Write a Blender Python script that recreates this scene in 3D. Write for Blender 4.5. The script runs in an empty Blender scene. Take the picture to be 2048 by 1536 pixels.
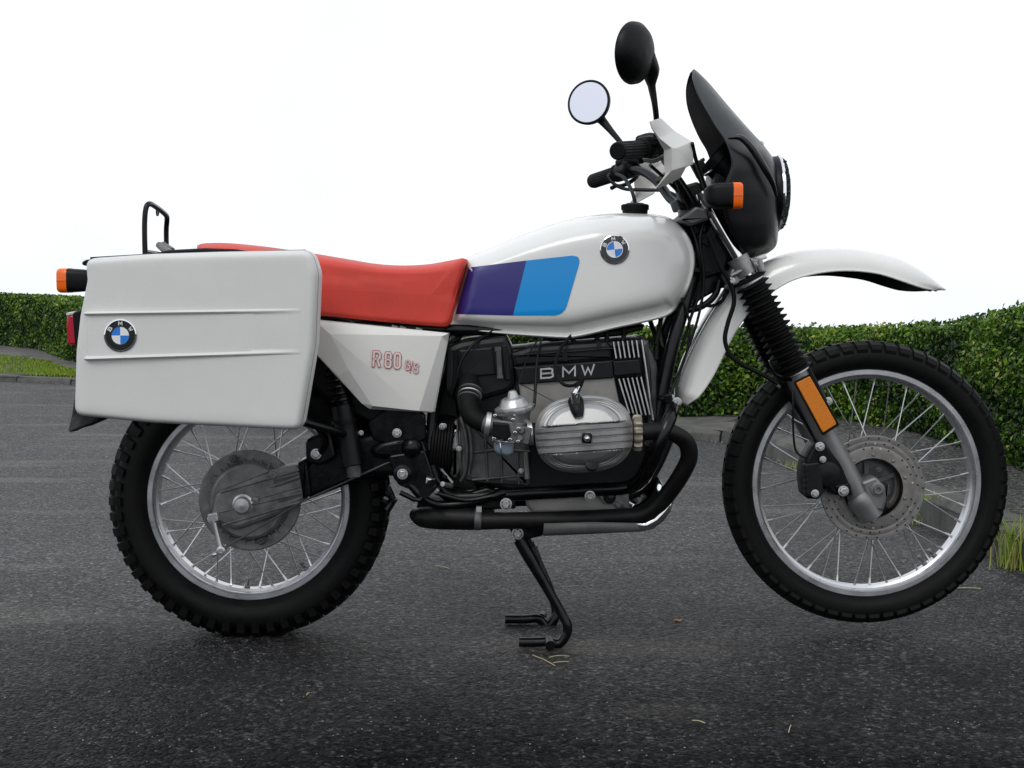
import bpy, math, random
import numpy as np
from mathutils import Vector, Matrix, noise
from mathutils.bvhtree import BVHTree

random.seed(7)
rng = np.random.default_rng(7)
S = bpy.context.scene
COL = S.collection
PI = math.pi

# ------------------------------------------------------------------ camera
D, H, F = 3.3, 0.84, 2805.0            # distance to the bike's centre plane, eye height, focal length in photo pixels
PITCH = math.atan(208 / F)
cam_d = bpy.data.cameras.new("camera")
cam_d.sensor_width = 36
cam_d.lens = 36 * F / 2048
cam_d.clip_start = 0.05
cam_d.clip_end = 2000
cam = bpy.data.objects.new("camera", cam_d)
cam.location = (0, -D, H)
cam.rotation_euler = (PI / 2 - PITCH, 0, 0)
COL.objects.link(cam)
S.camera = cam
S.view_settings.view_transform = 'Standard'
S.view_settings.look = 'None'
S.view_settings.exposure = 0.13
S.view_settings.gamma = 1.0
S.view_settings.use_curve_mapping = False

# ------------------------------------------------------------------ world: bright overcast
SUN_EL, SUN_ROT = math.radians(58), math.radians(200)
W = bpy.data.worlds.new("World")
S.world = W
W.use_nodes = True
nt = W.node_tree
nt.nodes.clear()
wo = nt.nodes.new('ShaderNodeOutputWorld')
bg = nt.nodes.new('ShaderNodeBackground')
sky = nt.nodes.new('ShaderNodeTexSky')
sky.sky_type = 'NISHITA'
sky.sun_disc = False
sky.sun_elevation = SUN_EL
sky.sun_rotation = SUN_ROT
hs = nt.nodes.new('ShaderNodeHueSaturation')
hs.inputs['Saturation'].default_value = 0.35
nt.links.new(sky.outputs[0], hs.inputs['Color'])
tc = nt.nodes.new('ShaderNodeTexCoord')
no = nt.nodes.new('ShaderNodeTexNoise')
no.inputs['Scale'].default_value = 1.4
no.inputs['Detail'].default_value = 5
nt.links.new(tc.outputs['Generated'], no.inputs['Vector'])
cr = nt.nodes.new('ShaderNodeValToRGB')
cr.color_ramp.elements[0].position = 0.3
cr.color_ramp.elements[0].color = (7.7, 8.7, 9.7, 1)
cr.color_ramp.elements[1].position = 0.7
cr.color_ramp.elements[1].color = (11.2, 11.2, 11.2, 1)
nt.links.new(no.outputs['Fac'], cr.inputs[0])
mx = nt.nodes.new('ShaderNodeMix')
mx.data_type = 'RGBA'
mx.inputs[0].default_value = 0.93                # cloud cover over the blue
nt.links.new(hs.outputs[0], mx.inputs[6])
nt.links.new(cr.outputs[0], mx.inputs[7])
nt.links.new(mx.outputs[2], bg.inputs['Color'])
bg.inputs['Strength'].default_value = 0.1
nt.links.new(bg.outputs[0], wo.inputs[0])

sun_d = bpy.data.lights.new("sun", 'SUN')
sun_d.energy = 0.9
sun_d.angle = math.radians(25)
sun_d.color = (1, 0.97, 0.93)
sun = bpy.data.objects.new("sun", sun_d)
# light comes from above, a little behind the camera
sd = Vector((-0.30, -0.75, 0.9)).normalized()
sun.rotation_euler = sd.to_track_quat('Z', 'Y').to_euler()
sun.location = (0, 0, 30)
COL.objects.link(sun)

# ------------------------------------------------------------------ measuring helpers
CT, ST = math.cos(PITCH), math.sin(PITCH)
EYE = Vector((0, -D, H))
def ray(px, py):
    u, v = (px - 1024) / F, (768 - py) / F
    return Vector((u, CT + v * ST, -ST + v * CT))
def P(px, py, y=0.0):
    d = ray(px, py)
    return EYE + d * ((y + D) / d.y)
def G(px, py, z=0.0):
    d = ray(px, py)
    return EYE + d * ((z - H) / d.z)
def M(n, y=0.0):
    return n * (D + y) / F

# ------------------------------------------------------------------ materials
def mk(name, col, rough=0.5, metal=0.0, var=0.0, nscale=30.0, bump=0.0, bscale=400.0, rvar=0.0, coat=0.0, spec=0.5, sss=0.0, dirt=None):
    m = bpy.data.materials.new(name)
    m.use_nodes = True
    t = m.node_tree
    b = t.nodes['Principled BSDF']
    b.inputs['Base Color'].default_value = (*col, 1)
    b.inputs['Roughness'].default_value = rough
    b.inputs['Metallic'].default_value = metal
    b.inputs['Specular IOR Level'].default_value = spec
    b.inputs['Coat Weight'].default_value = coat
    b.inputs['Coat Roughness'].default_value = 0.06
    if sss:
        b.inputs['Subsurface Weight'].default_value = sss
        b.inputs['Subsurface Radius'].default_value = (0.02, 0.006, 0.002)
    c = t.nodes.new('ShaderNodeTexCoord')
    if var or rvar:
        n = t.nodes.new('ShaderNodeTexNoise')
        n.inputs['Scale'].default_value = nscale
        n.inputs['Detail'].default_value = 6
        n.inputs['Roughness'].default_value = 0.65
        t.links.new(c.outputs['Object'], n.inputs['Vector'])
        if var:
            r = t.nodes.new('ShaderNodeValToRGB')
            r.color_ramp.elements[0].position = 0.3
            r.color_ramp.elements[1].position = 0.7
            lo = dirt if dirt else tuple(x * (1 - var) for x in col)
            r.color_ramp.elements[0].color = (*lo, 1)
            r.color_ramp.elements[1].color = (*[min(1, x * (1 + var)) for x in col], 1)
            t.links.new(n.outputs['Fac'], r.inputs[0])
            t.links.new(r.outputs[0], b.inputs['Base Color'])
        if rvar:
            mr = t.nodes.new('ShaderNodeMapRange')
            mr.inputs['From Min'].default_value = 0.3
            mr.inputs['From Max'].default_value = 0.7
            mr.inputs['To Min'].default_value = max(0.02, rough - rvar)
            mr.inputs['To Max'].default_value = min(1, rough + rvar)
            t.links.new(n.outputs['Fac'], mr.inputs['Value'])
            t.links.new(mr.outputs[0], b.inputs['Roughness'])
    if bump:
        n2 = t.nodes.new('ShaderNodeTexNoise')
        n2.inputs['Scale'].default_value = bscale
        n2.inputs['Detail'].default_value = 3
        t.links.new(c.outputs['Object'], n2.inputs['Vector'])
        bp = t.nodes.new('ShaderNodeBump')
        bp.inputs['Strength'].default_value = bump
        bp.inputs['Distance'].default_value = 0.001
        t.links.new(n2.outputs['Fac'], bp.inputs['Height'])
        t.links.new(bp.outputs[0], b.inputs['Normal'])
    return m

WHITE = mk('white_paint', (0.72, 0.71, 0.69), 0.22, coat=0.5, var=0.02, nscale=4, rvar=0.05)
WPLAST = mk('white_plastic', (0.70, 0.69, 0.66), 0.42, var=0.03, nscale=8, rvar=0.06)
CASE = mk('pannier_plastic', (0.64, 0.632, 0.615), 0.5, var=0.03, nscale=6, bump=0.35, bscale=650, rvar=0.05)
RED = mk('red_vinyl', (0.61, 0.044, 0.026), 0.5, var=0.12, nscale=9, bump=0.9, bscale=900, rvar=0.08)
BLKP = mk('black_plastic', (0.003, 0.003, 0.0036), 0.42, spec=.2, var=0.35, nscale=20, rvar=0.12, bump=0.1)
BLKG = mk('black_gloss', (0.003, 0.003, 0.0036), 0.2, spec=.3, var=0.2, nscale=25, rvar=0.12)
FAIR = mk('fairing_black', (0.004, 0.004, 0.0052), 0.33, spec=.42, var=0.25, nscale=14, rvar=0.08, bump=0.15, bscale=700)
RUB = mk('rubber', (0.003, 0.003, 0.003), 0.6, spec=.16, var=0.4, nscale=18, bump=0.4, bscale=300, rvar=0.12)
TYRE = mk('tyre_rubber', (0.0035, 0.0035, 0.0035), 0.6, spec=.16, var=0.5, nscale=9, bump=0.4, bscale=250, rvar=0.15)
CABLE = mk('cable_black', (0.003, 0.003, 0.0036), 0.35, spec=.25)
FRAME = mk('frame_black', (0.003, 0.003, 0.0036), 0.26, spec=.28, var=0.4, nscale=30, rvar=0.12)
EXH = mk('exhaust_black', (0.006, 0.0056, 0.0056), 0.45, spec=.22, var=0.4, nscale=22, rvar=0.12, bump=0.2)
ALU = mk('satin_aluminium', (0.58, 0.58, 0.58), 0.38, metal=0.85, var=0.12, nscale=40, rvar=0.08, bump=0.15, bscale=900)
RIM = mk('rim_aluminium', (0.60, 0.60, 0.62), 0.32, metal=0.9, var=0.05, nscale=20, rvar=0.08)
STEEL = mk('spoke_steel', (0.60, 0.60, 0.61), 0.28, metal=0.95)
CHROME = mk('chrome', (0.80, 0.80, 0.80), 0.07, metal=1.0)
CAST = mk('cast_aluminium', (0.20, 0.20, 0.197), 0.48, metal=0.55, var=0.25, nscale=35, bump=0.5, bscale=700, rvar=0.1, dirt=(0.11, 0.108, 0.104))
CASTD = mk('dark_casting', (0.088, 0.088, 0.088), 0.5, metal=0.5, var=0.4, nscale=30, bump=0.5, bscale=600, rvar=0.1)
BLOCK = mk('block_aluminium', (0.25, 0.24, 0.225), 0.5, metal=0.35, var=0.15, nscale=25, bump=0.6, bscale=800, rvar=0.08)
COVER = mk('valve_cover_aluminium', (0.34, 0.335, 0.33), 0.36, metal=0.7, var=0.14, nscale=30, bump=0.4, bscale=800, rvar=0.09)
ENGB = mk('engine_black', (0.006, 0.006, 0.0072), 0.4, spec=.26, var=0.35, nscale=25, bump=0.4, bscale=700, rvar=0.1)
DISC = mk('disc_steel', (0.26, 0.245, 0.235), 0.42, metal=0.75, var=0.15, nscale=60, rvar=0.08)
LEG = mk('fork_leg_grey', (0.19, 0.19, 0.19), 0.42, metal=0.6, var=0.12, nscale=30, rvar=0.08)
ORANGE = mk('orange_lens', (0.85, 0.14, 0.004), 0.25, sss=0.3)
REFL = mk('orange_reflector', (0.62, 0.175, 0.001), 0.3, var=0.12, nscale=300, bump=0.8, bscale=1500)
REDL = mk('red_lens', (0.45, 0.01, 0.03), 0.2, sss=0.2)
NAVY = mk('navy_decal', (0.028, 0.022, 0.17), 0.28, coat=0.3)
AZURE = mk('azure_decal', (0.002, 0.26, 0.66), 0.28, coat=0.3)
BADGEB = mk('badge_blue', (0.02, 0.19, 0.66), 0.25, coat=0.4)
BADGEW = mk('badge_white', (0.78, 0.78, 0.80), 0.25, coat=0.4)
BADGEK = mk('badge_black', (0.008, 0.010, 0.010), 0.2, coat=0.4)
REDINK = mk('red_lettering', (0.42, 0.05, 0.05), 0.4)
PINK = mk('pale_lettering', (0.76, 0.66, 0.64), 0.4)
BOWL = mk('float_bowl', (0.16, 0.20, 0.24), 0.4, metal=0.5, var=0.15, rvar=0.08)
RUSTF = mk('exhaust_nut', (0.28, 0.25, 0.20), 0.5, metal=0.5, var=0.3, nscale=60, rvar=0.1)
GLASS = mk('mirror_glass', (0.72, 0.72, 0.79), 0.02, metal=1.0)
LENS = mk('headlight_lens', (0.75, 0.77, 0.78), 0.08, metal=0.3, coat=0.6)

# ------------------------------------------------------------------ mesh helpers
def mesh(name, verts, faces, mats, sharp=35, fmi=None):
    me = bpy.data.meshes.new(name)
    me.from_pydata([tuple(v) for v in verts], [], faces)
    if not isinstance(mats, (list, tuple)):
        mats = [mats]
    for m in mats:
        me.materials.append(m)
    if fmi:
        me.polygons.foreach_set('material_index', fmi)
    if sharp:
        me.shade_smooth()
        if sharp < 180:
            me.set_sharp_from_angle(angle=math.radians(sharp))
            for p_ in me.polygons:
                if len(p_.vertices) > 5: p_.use_smooth = False
    me.update()
    return me
def link(name, me, parent=None, mods=()):
    o = bpy.data.objects.new(name, me)
    COL.objects.link(o)
    if parent:
        o.parent = parent
    for m in mods:
        if m[0] == 'bevel':
            b = o.modifiers.new('bevel', 'BEVEL')
            b.width = m[1]; b.segments = m[2]; b.limit_method = 'ANGLE'; b.angle_limit = math.radians(30)
        elif m[0] == 'solid':
            b = o.modifiers.new('solid', 'SOLIDIFY')
            b.thickness = m[1]; b.offset = m[2]
        elif m[0] == 'sub':
            b = o.modifiers.new('sub', 'SUBSURF')
            b.levels = b.render_levels = m[1]
    return o
class MB:
    """collects shapes into ONE mesh"""
    def __init__(s): s.v, s.f, s.m = [], [], []
    def add(s, vf, mi=0):
        v, f = vf
        k = len(s.v)
        s.v += [Vector(p) for p in v]
        s.f += [[i + k for i in q] for q in f]
        s.m += [mi] * len(f)
        return s
    def obj(s, name, mats, parent=None, sharp=35, mods=()):
        return link(name, mesh(name, s.v, s.f, mats, sharp, s.m), parent, mods)
def one(name, vf, mat, parent=None, sharp=35, mods=()):
    return MB().add(vf).obj(name, mat, parent, sharp, mods)

def crom(pts, n=6, closed=False):
    pts = [Vector(p) for p in pts]
    if len(pts) < 3: return pts
    out = []
    L = len(pts)
    rngi = range(L) if closed else range(L - 1)
    for i in rngi:
        p0 = pts[(i - 1) % L] if (closed or i > 0) else pts[0] * 2 - pts[1]
        p1, p2 = pts[i], pts[(i + 1) % L]
        p3 = pts[(i + 2) % L] if (closed or i + 2 < L) else pts[-1] * 2 - pts[-2]
        for k in range(n):
            t = k / n
            out.append(0.5 * ((2 * p1) + (p2 - p0) * t + (2 * p0 - 5 * p1 + 4 * p2 - p3) * t * t + (3 * p1 - p0 - 3 * p2 + p3) * t ** 3))
    if not closed: out.append(pts[-1])
    return out
def tube(pts, r, n=10, smooth=5, caps=True):
    raw = [Vector(p) for p in pts]
    rr = r if isinstance(r, (list, tuple)) else [r] * len(raw)
    if smooth and len(raw) > 2:
        q = crom(raw, smooth)
        R = []
        for i in range(len(raw) - 1):
            for k in range(smooth): R.append(rr[i] + (rr[i + 1] - rr[i]) * k / smooth)
        R.append(rr[-1])
    else:
        q, R = raw, rr
    v, f = [], []
    t0 = (q[1] - q[0]).normalized()
    a = Vector((0, 1, 0)) if abs(t0.y) < 0.9 else Vector((1, 0, 0))
    nrm = t0.cross(a).normalized()
    for i, p in enumerate(q):
        if i == 0: t = t0
        elif i == len(q) - 1: t = (q[i] - q[i - 1]).normalized()
        else: t = (q[i + 1] - q[i - 1]).normalized()
        nrm = (nrm - t * nrm.dot(t)).normalized()
        b = t.cross(nrm)
        for k in range(n):
            an = 2 * PI * k / n
            v.append(p + (nrm * math.cos(an) + b * math.sin(an)) * R[i])
    for i in range(len(q) - 1):
        for k in range(n):
            a0, a1 = i * n + k, i * n + (k + 1) % n
            f.append([a0, a1, a1 + n, a0 + n])
    if caps:
        f.append(list(range(n))[::-1])
        f.append([(len(q) - 1) * n + k for k in range(n)])
    return v, f
def lathe(prof, o, axis, n=32, closed=False, arc=None):
    """prof: list of (along, radius)"""
    axis = Vector(axis).normalized()
    a = Vector((0, 0, 1)) if abs(axis.z) < 0.9 else Vector((1, 0, 0))
    e1 = axis.cross(a).normalized(); e2 = axis.cross(e1)
    v, f = [], []
    o = Vector(o)
    for (h, r) in prof:
        for k in range(n):
            an = 2 * PI * k / n
            v.append(o + axis * h + (e1 * math.cos(an) + e2 * math.sin(an)) * max(r, 1e-5))
    m = len(prof)
    for i in range(m if closed else m - 1):
        for k in range(n):
            a0, a1 = i * n + k, i * n + (k + 1) % n
            j = ((i + 1) % m) * n
            f.append([a0, a1, j + (k + 1) % n, j + k])
    return v, f
def rings(rs, cap0=True, cap1=True, closed=True):
    v, f = [], []
    n = len(rs[0])
    for r in rs: v += list(r)
    for i in range(len(rs) - 1):
        for k in range(n if closed else n - 1):
            a0, a1 = i * n + k, i * n + (k + 1) % n
            f.append([a0, a1, a1 + n, a0 + n])
    if cap0: f.append(list(range(n))[::-1])
    if cap1: f.append([(len(rs) - 1) * n + k for k in range(n)])
    return v, f
def inset2(pts, d):
    """inset a closed 2-D polygon (list of (x,z)) by d towards its inside"""
    n = len(pts)
    area = sum(pts[i][0] * pts[(i + 1) % n][1] - pts[(i + 1) % n][0] * pts[i][1] for i in range(n))
    s = 1 if area > 0 else -1
    out = []
    for i in range(n):
        p0, p1, p2 = Vector(pts[i - 1]), Vector(pts[i]), Vector(pts[(i + 1) % n])
        a, b = (p1 - p0), (p2 - p1)
        if a.length < 1e-9 or b.length < 1e-9:
            out.append(p1); continue
        a.normalize(); b.normalize()
        na, nb = Vector((-a.y, a.x)) * s, Vector((-b.y, b.x)) * s
        m = na + nb
        if m.length < 1e-6: m = na
        m.normalize()
        c = max(0.45, m.dot(na))
        out.append(p1 + m * (d / c))
    return out
def rnd(pts, r, n=4):
    """round polygon corners; r one value or list, in the polygon's units"""
    out = []
    L = len(pts)
    for i in range(L):
        p0, p1, p2 = Vector(pts[i - 1]), Vector(pts[i]), Vector(pts[(i + 1) % L])
        rr = r[i] if isinstance(r, (list, tuple)) else r
        a, b = p0 - p1, p2 - p1
        d = min(rr, a.length * 0.45, b.length * 0.45)
        if d < 0.3: out.append(p1); continue
        A, B = p1 + a.normalized() * d, p1 + b.normalized() * d
        for k in range(n + 1):
            t = k / n
            out.append(A * (1 - t) ** 2 + p1 * 2 * t * (1 - t) + B * t * t)
    return out
def plate(out, y0, y1, bev=0.003, r=3, back=True, ref=None):
    """solid slab whose outline is traced at depth y0 (the near face), running back to y1"""
    o = rnd(out, r) if r else [Vector(p) for p in out]
    w = [P(p[0], p[1], y0 if ref is None else ref) for p in o]
    xz = [(p.x, p.z) for p in w]
    def ring(d, y): return [Vector((q[0], y, q[1])) for q in (inset2(xz, d) if d else xz)]
    s = 1 if y1 > y0 else -1
    rs = [ring(bev, y0), ring(bev * 0.3, y0 + s * bev * 0.3), ring(0, y0 + s * bev), ring(0, y1 - s * bev), ring(bev, y1)]
    return rings(rs)
def box(c, sx, sy, sz, rot=None):
    v = []
    for x in (-1, 1):
        for y in (-1, 1):
            for z in (-1, 1):
                q = Vector((x * sx / 2, y * sy / 2, z * sz / 2))
                if rot: q = rot @ q
                v.append(Vector(c) + q)
    f = [[0, 1, 3, 2], [4, 6, 7, 5], [0, 4, 5, 1], [2, 3, 7, 6], [0, 2, 6, 4], [1, 5, 7, 3]]
    return v, f
def mirrored(o, parent=None):
    """the far-side twin of a near-side part: its own object and mesh, reflected through the bike's centre plane"""
    me = o.data.copy()
    for v in me.vertices: v.co.y = -v.co.y
    me.flip_normals()
    c = bpy.data.objects.new(o.name.split('.')[0], me)
    COL.objects.link(c)
    c.parent = parent or o.parent
    for m in o.modifiers:
        if m.type == 'BEVEL':
            b = c.modifiers.new('bevel', 'BEVEL'); b.width = m.width; b.segments = m.segments; b.limit_method = 'ANGLE'; b.angle_limit = m.angle_limit
        if m.type == 'SOLIDIFY':
            b = c.modifiers.new('solid', 'SOLIDIFY'); b.thickness = m.thickness; b.offset = m.offset
    return c
def bolt(name, px, py, y, r=7, h=0.006, mat=None, parent=None):
    """hex bolt head with washer, axis across the bike"""
    m = MB()
    c = P(px, py, y)
    R = M(r, y)
    m.add(lathe([(0.002, R * 1.35), (-0.001, R * 1.35), (-0.0012, R * 1.0)], c, (0, 1, 0), 16))
    hexr = [(-0.001, R), (-h * 0.8, R), (-h, R * 0.8), (-h, R * 0.35), (-h * 0.6, R * 0.33), (-h * 0.6, 0)]
    m.add(lathe(hexr, c, (0, 1, 0), 6))
    return m.obj(name, mat or ALU, parent, 30)
def surf(objs):
    V, Fc = [], []
    for o in objs:
        k = len(V)
        V += [v.co.copy() for v in o.data.vertices]
        Fc += [[i + k for i in p.vertices] for p in o.data.polygons]
    b = BVHTree.FromPolygons(V, Fc)
    def hit(px, py, lift=0.0, dflt=-0.15):
        d = ray(px, py).normalized()
        loc, n, i, t = b.ray_cast(EYE, d)
        if loc is None: loc = P(px, py, dflt)
        return loc - Vector((0, 1, 0)) * lift
    return hit
def ribbon(m, pl, w, fn, lift, mi=0, depth=0.001):
    """a raised stroke of width w (photo px) along the px polyline pl, laid on a surface by fn(px,py,lift)"""
    pts = [Vector(p) for p in pl]
    L, R = [], []
    n = len(pts)
    closed = (pts[0] - pts[-1]).length < 1e-6
    for i in range(n):
        if closed and i in (0, n - 1): a, b = (pts[-1] - pts[-2]).normalized(), (pts[1] - pts[0]).normalized()
        else:
            a = (pts[i] - pts[i - 1]).normalized() if i else (pts[1] - pts[0]).normalized()
            b = (pts[i + 1] - pts[i]).normalized() if i < n - 1 else a
        t = (a + b)
        t = t.normalized() if t.length > 1e-6 else b
        nn = Vector((-t.y, t.x))
        c = max(0.5, nn.dot(Vector((-b.y, b.x))))
        p = pts[i]
        if not closed and i == 0: p = p - b * w * 0.5
        if not closed and i == n - 1: p = p + a * w * 0.5
        L.append(p + nn * w / 2 / c); R.append(p - nn * w / 2 / c)
    v, f = [], []
    for i in range(n):
        for q, l in ((L[i], lift - depth), (L[i], lift), (R[i], lift), (R[i], lift - depth)):
            v.append(fn(q.x, q.y, l))
    for i in range(n - 1):
        for k in range(3):
            a0 = i * 4 + k
            f.append([a0, a0 + 1, a0 + 5, a0 + 4])
    m.add((v, f), mi)
GLY = {
 'B': [[(0, .5), (0, 0), (.75, 0), (.95, .12), (.95, .38), (.8, .5), (0, .5)], [(0, .5), (0, 1), (.8, 1), (1, .87), (1, .63), (.8, .5)]],
 'M': [[(0, 1), (0, 0), (.5, .7), (1, 0), (1, 1)]],
 'W': [[(0, 0), (.25, 1), (.5, .25), (.75, 1), (1, 0)]],
 'R': [[(0, 1), (0, 0), (.75, 0), (1, .15), (1, .4), (.75, .52), (0, .52)], [(.55, .52), (1, 1)]],
 '8': [[(.2, 0), (.8, 0), (1, .12), (1, .38), (.85, .48), (.15, .48), (0, .38), (0, .12), (.2, 0)], [(.15, .48), (0, .6), (0, .88), (.2, 1), (.8, 1), (1, .88), (1, .6), (.85, .48)]],
 '0': [[(.25, 0), (.75, 0), (1, .13), (1, .87), (.75, 1), (.25, 1), (0, .87), (0, .13), (.25, 0)]],
 'G': [[(1, .25), (.95, .1), (.7, 0), (.25, 0), (0, .13), (0, .87), (.25, 1), (.75, 1), (1, .87), (1, .52), (.55, .52)]],
 'S': [[(1, .25), (.95, .1), (.7, 0), (.25, 0), (0, .13), (0, .35), (.2, .48), (.8, .54), (1, .66), (1, .87), (.75, 1), (.25, 1), (0, .87), (0, .75)]],
 '/': [[(1, 0), (0, 1)]],
}
def glyph(m, ch, org, ux, uy, w, fn, lift, mi=0, depth=0.001):
    for pl in GLY[ch]:
        ribbon(m, [(org[0] + ux[0] * a + uy[0] * b, org[1] + ux[1] * a + uy[1] * b) for a, b in pl], w, fn, lift, mi, depth)
def roundel(name, cx, cy, r, fn, parent, tilt=0.0, sq=1.0):
    """round enamel badge: silver rim, black ring with three letters, blue and white quarters"""
    m = MB()
    def q(rr, a): return (cx + rr * math.cos(a) * sq, cy - rr * math.sin(a))
    n = 48
    v, f, mi = [], [], []
    prof = [(1.08, 0.0), (1.07, .0022), (1.0, .0028), (.985, .0022), (.62, .0022), (.60, .0028), (.57, .0028), (.56, .0022), (.30, .0023), (0.001, .0024)]
    for rr, l in prof:
        for k in range(n): v.append(fn(*q(rr * r, 2 * PI * k / n + tilt), l))
    for i in range(len(prof) - 1):
        for k in range(n):
            f.append([i * n + k, i * n + (k + 1) % n, (i + 1) * n + (k + 1) % n, (i + 1) * n + k])
            if i <= 2 or i in (5, 6): c = 0
            elif i in (3, 4): c = 1
            else: c = 3 if (k // (n // 4)) in (1, 3) else 2
            mi.append(c)
    k0 = len(m.v)
    m.v += v; m.f += f; m.m += mi
    for ch, a in (('B', 148), ('M', 90), ('W', 32)):
        a = math.radians(a) + tilt
        c = q(0.80 * r, a)
        up = (math.cos(a) * sq, -math.sin(a)); rt = (math.sin(a) * sq, math.cos(a))
        hh, ww = 0.21 * r, 0.22 * r
        org = (c[0] + up[0] * hh / 2 * 1.0 - rt[0] * ww / 2, c[1] + up[1] * hh / 2 - rt[1] * ww / 2)
        glyph(m, ch, org, (rt[0] * ww, rt[1] * ww), (-up[0] * hh, -up[1] * hh), 0.055 * r, fn, .0029, 2)
    return m.obj(name, [CHROME, BADGEK, BADGEW, BADGEB], parent, 30)

def tag(o, label=None, cat=None, group=None, kind=None):
    if label: o['label'] = label
    if cat: o['category'] = cat
    if group: o['group'] = group
    if kind: o['kind'] = kind
    return o
def empty(name, loc=(0, 0, 0), parent=None):
    o = bpy.data.objects.new(name, None)
    o.empty_display_size = 0.1
    o.location = loc
    COL.objects.link(o)
    if parent: o.parent = parent
    return o
#SETTING
# ================================================================== THE SETTING
def asphalt(name, lo, hi, cell, rough):
    m = bpy.data.materials.new(name)
    m.use_nodes = True
    t = m.node_tree; N = t.nodes; Lk = t.links
    b = N['Principled BSDF']
    c = N.new('ShaderNodeTexCoord')
    vo = N.new('ShaderNodeTexVoronoi'); vo.inputs['Scale'].default_value = cell
    Lk.new(c.outputs['Object'], vo.inputs['Vector'])
    v2 = N.new('ShaderNodeTexVoronoi'); v2.inputs['Scale'].default_value = cell * 2.3
    Lk.new(c.outputs['Object'], v2.inputs['Vector'])
    sep = N.new('ShaderNodeSeparateColor'); Lk.new(vo.outputs['Color'], sep.inputs[0])
    sep2 = N.new('ShaderNodeSeparateColor'); Lk.new(v2.outputs['Color'], sep2.inputs[0])
    rmp = N.new('ShaderNodeValToRGB')
    e = rmp.color_ramp.elements
    e[0].position = 0.0; e[0].color = (*lo, 1)
    e[1].position = 0.60; e[1].color = (*[(a + b2) / 2 * 0.8 for a, b2 in zip(lo, hi)], 1)
    x = rmp.color_ramp.elements.new(0.88); x.color = (*hi, 1)
    x = rmp.color_ramp.elements.new(1.0); x.color = (*[min(1, a * 2.4) for a in hi], 1)
    Lk.new(sep.outputs[0], rmp.inputs[0])
    big = N.new('ShaderNodeTexNoise'); big.inputs['Scale'].default_value = 0.9; big.inputs['Detail'].default_value = 7; big.inputs['Roughness'].default_value = 0.6
    Lk.new(c.outputs['Object'], big.inputs['Vector'])
    br = N.new('ShaderNodeMapRange'); br.inputs['From Min'].default_value = 0.3; br.inputs['From Max'].default_value = 0.7
    br.inputs['To Min'].default_value = 0.62; br.inputs['To Max'].default_value = 1.3
    Lk.new(big.outputs['Fac'], br.inputs['Value'])
    mul = N.new('ShaderNodeVectorMath'); mul.operation = 'SCALE'
    Lk.new(rmp.outputs[0], mul.inputs[0]); Lk.new(br.outputs[0], mul.inputs['Scale'])
    # sandy dust caught between the stones, in faint streaks
    dn = N.new('ShaderNodeTexNoise'); dn.inputs['Scale'].default_value = 1.0; dn.inputs['Detail'].default_value = 9
    mp = N.new('ShaderNodeMapping'); mp.inputs['Scale'].default_value = (0.7, 3.2, 1)
    Lk.new(c.outputs['Object'], mp.inputs['Vector']); Lk.new(mp.outputs[0], dn.inputs['Vector'])
    dr = N.new('ShaderNodeMapRange'); dr.inputs['From Min'].default_value = 0.56; dr.inputs['From Max'].default_value = 0.74
    dr.inputs['To Max'].default_value = 0.8
    Lk.new(dn.outputs['Fac'], dr.inputs['Value'])
    dm = N.new('ShaderNodeMath'); dm.operation = 'MULTIPLY'
    Lk.new(dr.outputs[0], dm.inputs[0]); Lk.new(sep2.outputs[1], dm.inputs[1])
    mixd = N.new('ShaderNodeMix'); mixd.data_type = 'RGBA'
    Lk.new(dm.outputs[0], mixd.inputs[0]); Lk.new(mul.outputs[0], mixd.inputs[6])
    mixd.inputs[7].default_value = (0.17, 0.15, 0.125, 1)
    # dim foreground light painted into colour and sheen, plus tar-dark stain, blending off irregularly
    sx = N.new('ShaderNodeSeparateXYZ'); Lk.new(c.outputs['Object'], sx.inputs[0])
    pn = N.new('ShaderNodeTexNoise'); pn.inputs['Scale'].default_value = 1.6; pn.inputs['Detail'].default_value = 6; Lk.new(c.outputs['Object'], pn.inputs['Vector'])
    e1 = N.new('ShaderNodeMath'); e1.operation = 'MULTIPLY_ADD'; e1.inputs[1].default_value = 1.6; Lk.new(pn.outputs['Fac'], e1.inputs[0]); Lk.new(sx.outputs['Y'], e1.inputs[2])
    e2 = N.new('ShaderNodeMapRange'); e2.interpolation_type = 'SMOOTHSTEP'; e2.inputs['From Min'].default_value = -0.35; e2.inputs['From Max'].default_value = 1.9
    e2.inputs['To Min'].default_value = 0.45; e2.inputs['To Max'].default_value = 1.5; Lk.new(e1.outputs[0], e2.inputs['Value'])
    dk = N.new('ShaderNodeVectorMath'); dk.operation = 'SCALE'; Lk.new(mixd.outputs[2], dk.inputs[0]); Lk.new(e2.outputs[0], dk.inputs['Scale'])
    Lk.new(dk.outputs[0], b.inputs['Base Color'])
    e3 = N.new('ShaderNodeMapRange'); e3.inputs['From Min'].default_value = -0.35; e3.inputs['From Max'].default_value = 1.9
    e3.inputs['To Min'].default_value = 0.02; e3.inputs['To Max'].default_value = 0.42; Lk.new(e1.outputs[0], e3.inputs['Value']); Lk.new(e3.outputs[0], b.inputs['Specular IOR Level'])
    rr = N.new('ShaderNodeMapRange'); rr.inputs['To Min'].default_value = rough - 0.12; rr.inputs['To Max'].default_value = rough + 0.15
    Lk.new(sep.outputs[1], rr.inputs['Value']); Lk.new(rr.outputs[0], b.inputs['Roughness'])
    add = N.new('ShaderNodeMath'); add.operation = 'ADD'
    inv = N.new('ShaderNodeMath'); inv.operation = 'MULTIPLY'; inv.inputs[1].default_value = -1.0
    Lk.new(vo.outputs['Distance'], inv.inputs[0])
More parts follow.
